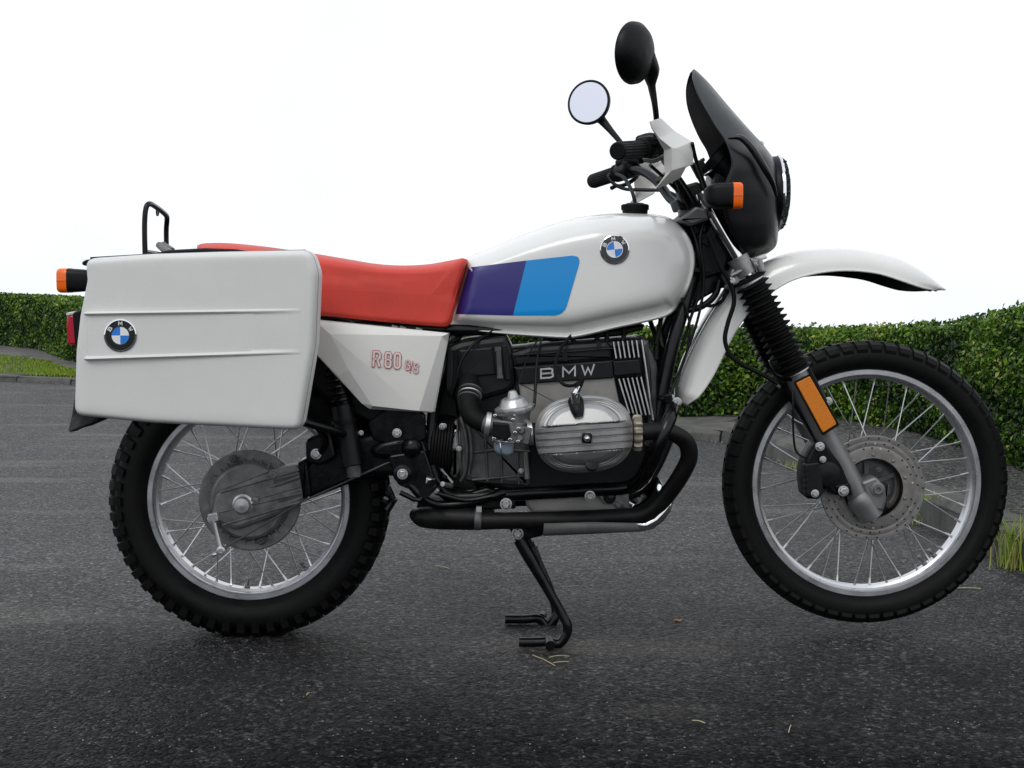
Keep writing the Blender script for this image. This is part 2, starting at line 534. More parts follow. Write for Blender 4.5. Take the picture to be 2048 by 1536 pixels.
    rnd_ = N.new('ShaderNodeMath'); rnd_.operation = 'MULTIPLY'; rnd_.inputs[1].default_value = 0.6
    Lk.new(sep.outputs[2], rnd_.inputs[0])
    v3 = N.new('ShaderNodeTexVoronoi'); v3.inputs['Scale'].default_value = cell * 0.5
    Lk.new(c.outputs['Object'], v3.inputs['Vector'])
    s3 = N.new('ShaderNodeSeparateColor'); Lk.new(v3.outputs['Color'], s3.inputs[0])
    l3 = N.new('ShaderNodeMath'); l3.operation = 'MULTIPLY_ADD'; l3.inputs[1].default_value = 0.9
    Lk.new(s3.outputs[0], l3.inputs[0]); Lk.new(rnd_.outputs[0], l3.inputs[2])
    Lk.new(inv.outputs[0], add.inputs[0]); Lk.new(l3.outputs[0], add.inputs[1])
    tone = N.new('ShaderNodeMapRange'); tone.inputs['To Min'].default_value = 0.45; tone.inputs['To Max'].default_value = 1.6
    Lk.new(s3.outputs[1], tone.inputs['Value'])
    tm = N.new('ShaderNodeMath'); tm.operation = 'MULTIPLY'; Lk.new(tone.outputs[0], tm.inputs[0]); Lk.new(br.outputs[0], tm.inputs[1])
    Lk.new(tm.outputs[0], mul.inputs['Scale'])
    bp = N.new('ShaderNodeBump'); bp.inputs['Strength'].default_value = 1.0; bp.inputs['Distance'].default_value = 0.005
    Lk.new(add.outputs[0], bp.inputs['Height']); Lk.new(bp.outputs[0], b.inputs['Normal'])
    return m
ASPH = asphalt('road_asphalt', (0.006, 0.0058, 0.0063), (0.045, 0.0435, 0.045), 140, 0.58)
PATHM = mk('old_concrete', (0.115, 0.108, 0.098), 0.85, var=0.35, nscale=5, bump=1.0, bscale=120, dirt=(0.045, 0.043, 0.04))
KERBM = mk('kerb_concrete', (0.085, 0.082, 0.076), 0.85, var=0.45, nscale=9, bump=1.2, bscale=90, dirt=(0.04, 0.042, 0.035))
SOIL = mk('verge_soil', (0.05, 0.06, 0.025), 0.9, var=0.4, nscale=6, bump=1, bscale=60)
DROP = mk('hillside_grass', (0.05, 0.07, 0.025), 0.9, var=0.4, nscale=1)

hedge_base = [G(-1300, 640), G(-500, 668), G(0, 698), G(150, 734), G(500, 800), G(900, 838), G(1300, 846), G(1500, 848), G(1640, 858), G(1760, 884), G(1850, 912), G(1950, 950), G(2060, 1000), G(2350, 1130), G(3000, 1400)]
hedge_h = [0.66, 0.66, 0.64, 0.61, 0.55, 0.53, 0.53, 0.535, 0.54, 0.57, 0.605, 0.66, 0.745, 0.82, 0.82]
kerb_line = [G(-1300, 715), G(-500, 738), G(0, 762), G(145, 769), G(500, 806), G(900, 845), G(1250, 868), G(1400, 876), G(1500, 900), G(1600, 938), G(1720, 992), G(1840, 1048), G(1980, 1112), G(2250, 1235), G(2900, 1500)]
def poly2(pts, n): return crom([Vector((p.x, p.y, 0)) for p in pts], n)

# ground: one sheet, level round the bike and falling away beyond the hedge (the street runs along a hilltop)
hb = poly2(hedge_base, 4)
def hedge_y(x):
    for a, b in zip(hb, hb[1:]):
        if a.x <= x <= b.x and b.x > a.x:
            return a.y + (b.y - a.y) * (x - a.x) / (b.x - a.x)
    return hb[0].y if x < hb[0].x else hb[-1].y
xs = sorted(set([round(-400 + 800 * (i / 40), 2) for i in range(41)] + [round(-16 + i * 0.5, 2) for i in range(65)]))
ts = [-300, -60, -20, -8, -4, -2, 0]
ys_far = [1, 4, 10, 30, 80, 200, 500]
gv, gf = [], []
for x in xs:
    hy = hedge_y(x) + 0.35
    for t in ts: gv.append((x, t - 3, 0))
    gv.append((x, hy, 0))
    for t in ys_far: gv.append((x, hy + t, -0.10 * t))
nr = len(ts) + 1 + len(ys_far)
for i in range(len(xs) - 1):
    for j in range(nr - 1):
        gf.append([i * nr + j, (i + 1) * nr + j, (i + 1) * nr + j + 1, i * nr + j + 1])
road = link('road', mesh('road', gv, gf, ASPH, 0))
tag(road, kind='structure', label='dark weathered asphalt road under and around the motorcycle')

# raised strip behind the kerb: verge on the left, footpath towards the hedge
def resample(pts, n):
    d = [0]
    for a, b in zip(pts, pts[1:]): d.append(d[-1] + (b - a).length)
    out = []
    for k in range(n):
        s = d[-1] * k / (n - 1)
        j = 0
        while j < len(pts) - 2 and d[j + 1] < s: j += 1
        t = (s - d[j]) / max(1e-9, d[j + 1] - d[j])
        out.append(pts[j].lerp(pts[j + 1], t))
    return out
NS = 120
kfine = poly2(kerb_line, 8); hfine = poly2(hedge_base, 8)      # same index, same pixel column
def kh(i):
    x = kfine[i].x
    return 0.05 if x < -1 else (0.045 if x < 0.8 else min(0.12, 0.045 + (x - 0.8) * 0.09))
sv, sf = [], []
for i, (a, b) in enumerate(zip(kfine, hfine)):
    z = kh(i) - 0.012
    bb = b + (b - a).normalized() * 0.55
    for t in (0, .25, .5, .75, 1):
        q = a.lerp(bb, t)
        wob = 0.008 * noise.noise(Vector((q.x * 3, q.y * 3, 0)))
        sv.append((q.x, q.y, z + (wob if 0 < t < 1 else 0)))
for i in range(len(kfine) - 1):
    for j in range(4): sf.append([i * 5 + j, (i + 1) * 5 + j, (i + 1) * 5 + j + 1, i * 5 + j + 1])
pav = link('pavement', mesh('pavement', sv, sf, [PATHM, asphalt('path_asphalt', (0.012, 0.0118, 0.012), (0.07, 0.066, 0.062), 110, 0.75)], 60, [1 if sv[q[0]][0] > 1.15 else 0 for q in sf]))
tag(pav, kind='structure', label='narrow worn concrete footpath along the hedge')
# grass verge on the left between kerb and footpath
vk = [G(-500, 738), G(0, 761), G(145, 768), G(330, 787), G(470, 803)]
vi = [G(-500, 690), G(0, 719), G(145, 750), G(330, 780), G(480, 802)]
vk, vi = poly2(vk, 6), poly2(vi, 6)
vv, vf = [], []
for a, b in zip(vk, vi):
    d = (b - a).normalized()
    for t in (0, .3, .6, 1):
        q = (a + d * 0.16).lerp(b, t)
        vv.append((q.x, q.y, 0.048 + 0.015 * noise.noise(Vector((q.x * 2, q.y * 2, 3)))))
for i in range(len(vk) - 1):
    for j in range(3): vf.append([i * 4 + j, (i + 1) * 4 + j, (i + 1) * 4 + j + 1, i * 4 + j + 1])
tag(link('verge', mesh('verge', vv, vf, SOIL, 60)), kind='structure', label='strip of soil and turf between kerb and footpath')

# kerb: a run of concrete blocks
kerb = tag(empty('kerb'), kind='structure', label='line of worn dark concrete kerb blocks')
def run(pts, step):
    d = [0]
    for a, b in zip(pts, pts[1:]): d.append(d[-1] + (b - a).length)
    s = 0; out = []
    while s < d[-1] - step:
        def at(q):
            j = 0
            while j < len(pts) - 2 and d[j + 1] < q: j += 1
            return pts[j].lerp(pts[j + 1], (q - d[j]) / max(1e-9, d[j + 1] - d[j]))
        out.append((at(s), at(s + step)))
        s += step
    return out
for a, b in run(poly2(kerb_line, 10), 0.62):
    t = (b - a).normalized(); nn = Vector((-t.y, t.x, 0))
    x = (a.x + b.x) / 2
    hgt = 0.045 if x < -1 else (0.05 if x < 0.8 else min(0.125, 0.05 + (x - 0.8) * 0.09))
    hgt += random.uniform(-.004, .004)
    a2, b2 = a + t * 0.006, b - t * 0.006
    j = random.uniform(-.006, .006)
    pr = [(0, 0), (0.004, hgt - .02), (0.02, hgt), (0.13, hgt), (0.14, 0)]
    v = [a2 + nn * (p[0] + j) + Vector((0, 0, p[1])) for p in pr] + [b2 + nn * (p[0] + j) + Vector((0, 0, p[1] + random.uniform(-.002, .002))) for p in pr]
    f = [[i, i + 5, i + 6, i + 1] for i in range(4)] + [[4, 3, 2, 1, 0], [5, 6, 7, 8, 9]]
    link('kerb_stone', mesh('kerb_stone', v, f, KERBM, 30), kerb)

# ---------------------------------------------------------------- hedge
def leafmat(name, cols):
    m = bpy.data.materials.new(name); m.use_nodes = True
    t = m.node_tree; b = t.nodes['Principled BSDF']
    at = t.nodes.new('ShaderNodeAttribute'); at.attribute_name = 'tone'
    r = t.nodes.new('ShaderNodeValToRGB')
    r.color_ramp.elements[0].color = (*cols[0], 1)
    r.color_ramp.elements[1].color = (*cols[-1], 1)
    for i, c in enumerate(cols[1:-1]):
        x = r.color_ramp.elements.new((i + 1) / (len(cols) - 1)); x.color = (*c, 1)
    t.links.new(at.outputs['Fac'], r.inputs[0]); t.links.new(r.outputs[0], b.inputs['Base Color'])
    b.inputs['Roughness'].default_value = 0.42; b.inputs['Specular IOR Level'].default_value = 0.3
    tr = t.nodes.new('ShaderNodeBsdfTranslucent'); t.links.new(r.outputs[0], tr.inputs['Color'])
    mixs = t.nodes.new('ShaderNodeMixShader'); mixs.inputs[0].default_value = 0.18
    out = t.nodes['Material Output']
    t.links.new(b.outputs[0], mixs.inputs[1]); t.links.new(tr.outputs[0], mixs.inputs[2]); t.links.new(mixs.outputs[0], out.inputs[0])
    return m
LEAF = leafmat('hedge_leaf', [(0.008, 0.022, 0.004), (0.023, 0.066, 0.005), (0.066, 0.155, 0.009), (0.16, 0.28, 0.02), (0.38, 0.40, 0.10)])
GRASSM = leafmat('grass_blade', [(0.06, 0.11, 0.01), (0.14, 0.24, 0.015), (0.24, 0.34, 0.03), (0.40, 0.36, 0.14)])
STRAW = mk('dry_straw', (0.42, 0.36, 0.22), 0.7, var=0.2, nscale=20)
TWIG = mk('hedge_inside', (0.012, 0.016, 0.006), 0.95, var=0.5, nscale=12)

def leaves_mesh(name, c, nrm, size, tone, mat, fold=0.25):
    n = len(c)
    r = rng.normal(size=(n, 3)); a = np.cross(nrm, r); a /= np.linalg.norm(a, axis=1)[:, None] + 1e-9
    b = np.cross(nrm, a)
    s = size[:, None]
    v = np.empty((n, 4, 3))
    v[:, 0] = c - a * s * 0.55
    v[:, 1] = c + b * s * 0.30 + nrm * s * fold * .5
    v[:, 2] = c + a * s * 0.60 - nrm * s * fold * .3
    v[:, 3] = c - b * s * 0.30 + nrm * s * fold * .5
    me = bpy.data.meshes.new(name)
    me.vertices.add(n * 4); me.vertices.foreach_set('co', v.reshape(-1))
    me.loops.add(n * 6)
    base = np.arange(n)[:, None] * 4
    idx = (base + np.array([[0, 1, 2, 0, 2, 3]])).reshape(-1)
    me.loops.foreach_set('vertex_index', idx)
    me.polygons.add(n * 2); me.polygons.foreach_set('loop_start', np.arange(0, n * 6, 3))
    me.update(calc_edges=True)
    at = me.attributes.new('tone', 'FLOAT', 'POINT')
    at.data.foreach_set('value', np.repeat(tone, 4))
    me.materials.append(mat)
    return me
hfp = poly2(hedge_base, 12)
hts = []
for i in range(len(hedge_h) - 1):
    for k in range(12): hts.append(hedge_h[i] + (hedge_h[i + 1] - hedge_h[i]) * k / 12)
hts.append(hedge_h[-1])
hp = np.array([(p.x, p.y) for p in hfp]); hh = np.array(hts)
seg = np.linalg.norm(np.diff(hp, axis=0), axis=1); cum = np.concatenate([[0], np.cumsum(seg)])
TH = 0.62
def hedge_sample(s, w, face):
    """s along, w across 0..1, returns pos, normal"""
    x = np.interp(s, cum, hp[:, 0]); y = np.interp(s, cum, hp[:, 1]); h = np.interp(s, cum, hh)
    x2 = np.interp(s + .05, cum, hp[:, 0]); y2 = np.interp(s + .05, cum, hp[:, 1])
    t = np.stack([x2 - x, y2 - y], 1); t /= np.linalg.norm(t, axis=1)[:, None] + 1e-9
    nb = np.stack([-t[:, 1], t[:, 0]], 1)            # towards the back
    return x, y, h, nb
hedge = tag(empty('hedge', (hp[60][0], hp[60][1], 0)), 'long clipped low green hedge running behind the motorcycle across the street', 'hedge')
def hedge_leaves(s0, s1, dens, size):
    L = s1 - s0
    C, Nn, T = [], [], []
    # front
    n = int(L * 0.65 * dens)
    s = rng.uniform(s0, s1, n); u = rng.uniform(0, 1, n) ** 0.9
    x, y, h, nb = hedge_sample(s, u, 0)
    nz = np.array([noise.noise(Vector((a * 2.6, b * 3.3, 1.7))) for a, b in zip(s, u * h * 1.6)])
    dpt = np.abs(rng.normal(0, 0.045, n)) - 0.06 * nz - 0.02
    bulge = 0.07 * (np.clip((u - .86) / .14, 0, 1)) ** 2 + 0.03 * (1 - u)
    d = dpt + bulge
    C.append(np.stack([x + nb[:, 0] * d, y + nb[:, 1] * d, u * h + 0.04 + rng.normal(0, .006, n)], 1))
    Nn.append(np.stack([-nb[:, 0], -nb[:, 1], np.full(n, .35)], 1))
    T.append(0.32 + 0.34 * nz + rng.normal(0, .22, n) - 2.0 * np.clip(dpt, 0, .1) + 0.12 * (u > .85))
    # top
    n = int(L * 0.55 * dens)
    s = rng.uniform(s0, s1, n); w = rng.uniform(0, TH, n)
    x, y, h, nb = hedge_sample(s, w, 1)
    nz = np.array([noise.noise(Vector((a * 3.1, b * 4, 9))) for a, b in zip(s, w)])
    nz2 = np.array([noise.noise(Vector((a * 11, b * 11, 4))) for a, b in zip(s, w)])
    z = h + 0.012 * nz + 0.014 * nz2 - np.abs(rng.normal(0, .02, n)) + 0.01
    C.append(np.stack([x + nb[:, 0] * w, y + nb[:, 1] * w, z], 1))
    Nn.append(np.stack([nb[:, 0] * 0 - .1, nb[:, 1] * 0 - .2, np.full(n, 1.)], 1))
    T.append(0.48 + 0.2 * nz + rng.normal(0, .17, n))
    C = np.concatenate(C); Nn = np.concatenate(Nn); T = np.concatenate(T)
    Nn = Nn + rng.normal(0, .8, Nn.shape); Nn /= np.linalg.norm(Nn, axis=1)[:, None]
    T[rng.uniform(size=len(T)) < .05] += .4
    return C, Nn, size * rng.uniform(.7, 1.3, len(C)), np.clip(T, 0, 1)
def s_of(px_i): return cum[px_i * 12]
parts = []
for s0, s1, dn, sz in ((s_of(0), s_of(1), 700, .06), (s_of(1), s_of(4), 3600, .036), (s_of(4), s_of(5), 1800, .045), (s_of(5), s_of(8), 9000, .0255), (s_of(8), s_of(13), 10500, .0245), (s_of(13), s_of(14), 2500, .04)):
    parts.append(hedge_leaves(s0, s1, dn, sz))
C, Nn, Sz, Tn = [np.concatenate([p[i] for p in parts]) for i in range(4)]
C[:, 0] -= hedge.location.x; C[:, 1] -= hedge.location.y
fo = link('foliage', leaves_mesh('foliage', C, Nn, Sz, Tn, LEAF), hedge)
tag(fo, kind='stuff')
cv, cf = [], []
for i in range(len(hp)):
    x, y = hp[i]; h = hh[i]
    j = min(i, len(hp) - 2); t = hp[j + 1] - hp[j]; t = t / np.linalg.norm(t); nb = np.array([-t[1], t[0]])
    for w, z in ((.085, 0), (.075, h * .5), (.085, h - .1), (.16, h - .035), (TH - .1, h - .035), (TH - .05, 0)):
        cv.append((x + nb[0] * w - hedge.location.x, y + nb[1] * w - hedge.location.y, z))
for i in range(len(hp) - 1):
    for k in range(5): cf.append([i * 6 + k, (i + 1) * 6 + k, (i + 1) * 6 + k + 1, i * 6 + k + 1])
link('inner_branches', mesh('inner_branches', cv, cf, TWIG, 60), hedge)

# ---------------------------------------------------------------- grass
def blades(name, pos, hgt, wid, tone, mat, lean=.4):
    n = len(pos)
    th = rng.uniform(0, 2 * PI, n)
    dx = np.stack([np.cos(th), np.sin(th), np.zeros(n)], 1) * wid[:, None]
    ph = rng.uniform(0, 2 * PI, n); le = rng.uniform(0, lean, n) * hgt
    tip = np.stack([np.cos(ph) * le, np.sin(ph) * le, hgt], 1)
    mid = tip * np.array([.35, .35, .6])
    v = np.empty((n, 5, 3))
    v[:, 0] = pos - dx; v[:, 1] = pos + dx; v[:, 2] = pos + mid + dx * .7; v[:, 3] = pos + mid - dx * .7; v[:, 4] = pos + tip
    me = bpy.data.meshes.new(name)
    me.from_pydata(v.reshape(-1, 3).tolist(), [], [q for i in range(n) for q in ([i * 5, i * 5 + 1, i * 5 + 2, i * 5 + 3], [i * 5 + 3, i * 5 + 2, i * 5 + 4])])
    at = me.attributes.new('tone', 'FLOAT', 'POINT'); at.data.foreach_set('value', np.repeat(tone, 5))
    me.materials.append(mat)
    return me
pos = []
for _ in range(16000):
    i = random.uniform(0, len(vk) - 1.001); k = int(i); t = random.random()
    a = vk[k].lerp(vk[k + 1], i - k); b = vi[k].lerp(vi[k + 1], i - k)
    d = (b - a).normalized()
    q = (a + d * .15).lerp(b, t)
    if noise.noise(Vector((q.x * 1.5, q.y * 1.5, 0))) > -0.35: pos.append((q.x, q.y, .042))
pos = np.array(pos); n = len(pos)
tag(link('verge_grass', blades('verge_grass', pos, rng.uniform(.012, .032, n), rng.uniform(.004, .008, n), np.clip(rng.normal(.5, .18, n), 0, 1), GRASSM)), kind='stuff', label='short bright green grass on the verge beside the kerb')
def tuft(name, c, n, rad, h, label, tone=.5, lean=.8):
    pos = np.zeros((n, 3)); pos[:, :2] = rng.normal(0, rad, (n, 2))
    o = link(name, blades(name, pos, rng.uniform(h * .35, h, n), rng.uniform(.0012, .0026, n), np.clip(rng.normal(tone, .2, n), 0, 1), GRASSM, lean))
    o.location = c
    return tag(o, label, 'grass tuft', 'weeds along the kerb')
tuft('grass_tuft', G(2035, 1135), 170, .028, .19, 'tall bright green grass tuft at the kerb foot on the right edge', .72)
tuft('grass_tuft', G(1930, 1078), 16, .012, .15, 'thin sparse grass stalks at the kerb foot behind the front tyre', .7, .5)
tuft('grass_tuft', G(1845, 1048), 60, .03, .04, 'low straw coloured dry tuft at the kerb seen between the front disc and rim', 1.0, 1.2)
tuft('grass_tuft', G(1592, 936), 50, .03, .05, 'dry brown tuft at the kerb seen through the left half of the front wheel', .95, 1.0)
tuft('grass_tuft', G(1860, 1000, .1), 30, .03, .035, 'small green weed on the footpath right of the brake disc', .5, 1.0)

# litter on the road
def stick(name, a, b, r, label, cat, bend=0.0, mat=STRAW):
    a, b = G(*a), G(*b)
    c = (a + b) / 2
    mid = Vector((0, 0, 0)) + Vector((-(b - a).y, (b - a).x, 0)) * bend + Vector((0, 0, .003))
    o = one(name, tube([a - c + Vector((0, 0, r)), mid, b - c + Vector((0, 0, r))], r, 5, 4), mat)
    o.location = c + Vector((0, 0, .001))
    tag(o, label, cat, 'straws scattered on the asphalt')
stick('straw', (1065, 1312), (1110, 1333), .0011, 'pale straw pointing down to the right below the stand foot', 'straw')
stick('straw', (1098, 1316), (1139, 1314), .0009, 'pale straw lying level just right of the stand foot', 'straw', .05)
stick('straw', (1106, 1327), (1137, 1325), .0009, 'thin bent straw lowest of the three by the stand foot', 'straw', -.1)
stick('straw', (874, 1133), (900, 1139), .0012, 'single yellow straw on the road between rear wheel and stand', 'straw')
stick('straw', (1385, 1443), (1410, 1448), .0010, 'short pale straw on the dark foreground asphalt right of centre', 'straw')
stick('straw', (1577, 1467), (1582, 1452), .0010, 'short upright pointing straw near the bottom right of the road', 'straw')
stick('straw', (613, 1392), (620, 1387), .0010, 'tiny straw on the asphalt below the rear tyre', 'straw')
stick('straw', (1915, 1178), (1962, 1179), .0016, 'pale stick lying beyond the front tyre near the kerb', 'stick')
DEADL = mk('dead_leaf', (0.35, 0.12, 0.03), 0.6, var=.3, nscale=80)
c = G(1356, 1243)
lv = [(-.012, 0, .002), (-.006, .007, .006), (.004, .008, .003), (.012, .001, .008), (.005, -.007, .002), (-.006, -.006, .004), (0, 0, .001)]
lo = link('dry_leaf', mesh('dry_leaf', lv, [[0, 1, 6], [1, 2, 6], [2, 3, 6], [3, 4, 6], [4, 5, 6], [5, 0, 6]], DEADL, 60)); lo.location = c
tag(lo, 'small curled orange brown dry leaf on the asphalt right of the stand', 'leaf')
# loose grit
GRIT = mk('grit', (0.19, 0.175, 0.155), 0.85, var=.6, nscale=25)
gm = MB()
def pebble(c, r):
    v = []
    for a in ((1, 0, 0), (-1, 0, 0), (0, 1, 0), (0, -1, 0), (0, 0, 1), (0, 0, -.4)):
        v.append(c + Vector(a) * r * random.uniform(.6, 1.2))
    return v, [[0, 2, 4], [2, 1, 4], [1, 3, 4], [3, 0, 4], [2, 0, 5], [1, 2, 5], [3, 1, 5], [0, 3, 5]]
for _ in range(3600):
    if random.random() < .45:
        px = random.uniform(330, 1500); py = 1155 + 14 * math.sin(px / 150) + random.gauss(0, 9)
        g = G(px, py); r = random.uniform(.0012, .0028)
    elif random.random() < .35:
        i = random.uniform(20, len(kfine) - 30); k = int(i); g = kfine[k].lerp(kfine[k + 1], i - k) + Vector((random.gauss(0, .03), -abs(random.gauss(.02, .05)), 0)); r = random.uniform(.002, .006)
    else:
        g = G(random.uniform(-50, 2100), random.uniform(900, 1530)); r = random.uniform(.001, .0026)
    gm.add(pebble(Vector((g.x, g.y, r * .3)), r))
tag(gm.obj('grit', GRIT, None, 0), kind='stuff', label='scattered loose grit and crumbs on the road surface')
# ================================================================== THE MOTORCYCLE
bike = tag(empty('motorcycle', (0, 0, 0)), 'white touring enduro motorcycle with red seat and blue tank stripe raised on its centre stand', 'motorcycle')

# ---------------------------------------------------------------- wheels
def wheel(name, cpx, cpy, r_tyre, w_tyre, r_rim, w_rim, nspk, hub_r, hub_w, knobby):
    c = P(cpx, cpy, 0)
    wh = empty(name, c, bike)
    Y = Vector((0, 1, 0))
    # tyre carcass
    m = MB()
    prof = []
    K = 22
    cr_ = (r_tyre - (0.012 if knobby else 0.003) + r_rim - 0.004) / 2
    hr = (r_tyre - (0.012 if knobby else 0.003) - r_rim + 0.004) / 2
    for k in range(K + 1):
        a = -PI * 0.80 + 1.60 * PI * k / K
        ca, sa = math.cos(a), math.sin(a)
        prof.append((math.copysign(abs(sa) ** 0.85, sa) * w_tyre / 2, cr_ + hr * math.copysign(abs(ca) ** 0.9, ca)))
    m.add(lathe(prof + [(w_rim * .38, r_rim - .004), (-w_rim * .38, r_rim - .004)], (0, 0, 0), Y, 96, closed=True))
    # moulding rings on the side wall
    for s in (-1, 1):
        for rr in (r_rim + .012, r_rim + .020):
            k = (rr - cr_) / hr
            yy = math.cos(math.asin(max(-1, min(1, k)))) ** .85 * w_tyre / 2 * s
            m.add(lathe([(yy - s * .001, rr - .0015), (yy + s * .0008, rr), (yy - s * .001, rr + .0015)], (0, 0, 0), Y, 96))
    m.obj('tyre', TYRE, wh, 60)
    # tread blocks
    def block(y0, y1, r0, r1, ang, tilt=0.0, taper=.75):
        v = []
        for (rr, tf) in ((r0, 1.0), (r1, taper)):
            for (yy, s) in ((y0, 1), (y1, 1)):
                for g in (-1, 1):
                    a = g * ang / 2 * tf
                    y_ = (y0 + y1) / 2 + (yy - (y0 + y1) / 2) * (tf * .5 + .5)
                    rj = rr - abs(yy) * tilt
                    v.append(Vector((rj * math.sin(a), y_, rj * math.cos(a))))
        return v, [[0, 1, 3, 2], [4, 6, 7, 5], [0, 4, 5, 1], [2, 3, 7, 6], [0, 2, 6, 4], [1, 5, 7, 3]]
    def put(me, n, off):
        for k in range(n):
            o = link('tread_block', me, wh)
            o.rotation_euler = (0, 2 * PI * (k + off) / n, 0)
    if knobby:
        n = 54; st = 2 * PI / n
        me1 = mesh('tread_block', *block(-.016, .016, r_tyre - .014, r_tyre, st * .62), TYRE, 20)
        v, f = [], []
        def shoulder(sg):
            v = []
            # wraps from the crown down the side wall
            pr = [(.022, r_tyre - .001), (.045, r_tyre - .006), (.060, r_tyre - .020), (.0625, r_tyre - .038)]
            inn = [(.022, r_tyre - .016), (.038, r_tyre - .022), (.047, r_tyre - .030), (.052, r_tyre - .042)]
            for (a_, b_) in zip(pr, inn):
                for (yy, rr), w in ((a_, .50), (b_, .58)):
                    for g in (-1, 1):
                        a = g * st * w / 2
                        v.append(Vector((rr * math.sin(a), yy * sg, rr * math.cos(a))))
            f = []
            for i in range(3):
                o = i * 4
                f += [[o, o + 1, o + 5, o + 4], [o, o + 4, o + 6, o + 2], [o + 1, o + 3, o + 7, o + 5]]
            f += [[0, 2, 3, 1], [12, 13, 15, 14]]
            return v, f
        put(me1, n, 0)
        for sg in (-1, 1): put(mesh('tread_block', *shoulder(sg), TYRE, 20), n, .5)
    else:
        n = 60; st = 2 * PI / n
        put(mesh('tread_block', *block(-.013, .013, r_tyre - .008, r_tyre, st * .80, 0, .95), TYRE, 20), n, 0)
        for sg in (-1, 1):
            v = []
            for (yy, rr, w) in ((.016, r_tyre - .0004, .74), (.037, r_tyre - .0075, .76), (.0445, r_tyre - .018, .70), (.041, r_tyre - .034, .8), (.017, r_tyre - .016, .85)):
                for g in (-1, 1):
                    a = g * st * w / 2
                    v.append(Vector((rr * math.sin(a), yy * sg, rr * math.cos(a))))
            f = [[0, 1, 3, 2], [2, 3, 5, 4], [4, 5, 7, 6], [0, 2, 4, 6, 8], [1, 9, 7, 5, 3]]
            put(mesh('tread_block', v, f, TYRE, 20), n, .5 + .1 * sg)
    # rim: well section with lips
    hw = w_rim / 2
    pr = [(-hw, r_rim), (-hw - .0015, r_rim - .0015), (-hw - .0015, r_rim - .012), (-hw + .002, r_rim - .0155), (-hw * .55, r_rim - .017), (-hw * .42, r_rim - .023), (hw * .42, r_rim - .023), (hw * .55, r_rim - .017),
          (hw - .002, r_rim - .0155), (hw + .0015, r_rim - .012), (hw + .0015, r_rim - .0015), (hw, r_rim), (hw - .003, r_rim - .002), (hw - .004, r_rim - .010), (-hw + .004, r_rim - .010), (-hw + .003, r_rim - .002)]
    one('rim', lathe(pr, (0, 0, 0), Y, 128, closed=True), RIM, wh, 40)
    # hub with flanges
    one('hub', lathe([(-hub_w / 2 - .004, .02), (-hub_w / 2 - .004, hub_r), (-hub_w / 2, hub_r + .002), (-hub_w / 2 + .006, hub_r), (-hub_w / 2 + .012, hub_r * .72), (hub_w / 2 - .012, hub_r * .72),
                      (hub_w / 2 - .006, hub_r), (hub_w / 2, hub_r + .002), (hub_w / 2 + .004, hub_r), (hub_w / 2 + .004, .02)], (0, 0, 0), Y, 48), CASTD, wh, 40)
    # laced spokes, each with its nipple
    q = nspk // 4
    for sd_ in (-1, 1):
        for ln in (-1, 1):
            a = ln * (0.62 if hub_r < .08 else 0.42)
            p0 = Vector((hub_r * .96 * math.sin(a), sd_ * (hub_w / 2 + ln * .003), hub_r * .96 * math.cos(a)))
            p1 = Vector((0.0, sd_ * .006, r_rim - .022))
            d = (p1 - p0).normalized()
            m = MB().add(tube([p0, p1], .00155, 6, 0)).add(tube([p1 - d * .016, p1 - d * .002, p1 + d * .001], [.0026, .003, .0042], 6, 0))
            me = mesh('spoke', m.v, m.f, STEEL, 40)
            off = {(-1, -1): 0, (1, 1): .25, (-1, 1): .5, (1, -1): .75}[(sd_, ln)]
            for k in range(q):
                o = link('spoke', me, wh); o.rotation_euler = (0, 2 * PI * (k + off) / q + .08, 0)
    return wh, c
rw, RC = wheel('rear_wheel', 502, 996, .331, .112, .239, .062, 40, .098, .07, True)
fw, FC = wheel('front_wheel', 1728, 964, .3355, .088, .270, .050, 40, .060, .06, False)
def valve(wh, c, ang, rr, L):
    d = Vector((math.cos(ang), 0, -math.sin(ang)))
    m = MB().add(tube([d * (rr - .022), d * (rr - .03)], .0062, 8, 0)).add(tube([d * (rr - .03), d * (rr - .03 - L)], .0036, 8, 0)).add(tube([d * (rr - .03 - L * .55), d * (rr - .033 - L)], .0048, 8, 0))
    m.obj('valve_stem', CAST, wh)
valve(rw, RC, math.radians(93), .239, .014)
valve(rw, RC, math.radians(53), .239, .014)
valve(fw, FC, math.radians(53), .270, .016)
valve(fw, FC, math.radians(46), .270, .012)

# rear bevel-drive housing, brake arm
def hub_at(px, py, y): return P(px, py, y)
dc = P(500, 1000, -.075); R1 = M(103, -.075)
fd = one('final_drive', lathe([(.05, R1 * .9), (.02, R1 * .97), (.004, R1), (-.002, R1), (-.005, R1 * .975), (-.005, R1 * .80), (-.012, R1 * .775), (-.026, R1 * .73), (-.030, R1 * .68), (-.031, .001)], dc, (0, 1, 0), 72), CAST, bike, 30)
m = MB()
c2 = P(490, 1003, -.1)
for k in range(30):
    a = 2 * PI * k / 30
    if -0.5 < ((a + PI) % (2 * PI)) - PI < .62: continue
    d = Vector((math.cos(a), 0, math.sin(a)))
    m.add(box(dc + d * R1 * .79 + Vector((0, -.011, 0)), .014, .010, .0028, Matrix.Rotation(-a, 3, 'Y')))
    if k % 2: m.add(box(dc + d * R1 * .97 + Vector((0, -.0045, 0)), .010, .003, .002, Matrix.Rotation(-a, 3, 'Y')))
m.obj('rib', CAST, fd, 30)
cas = one('drive_neck', plate([(430, 985), (560, 935), (597, 930), (612, 958), (614, 1000), (560, 1030), (470, 1062), (420, 1040)], -.125, -.06, .010, 10), CAST, fd, 40)
m = MB()
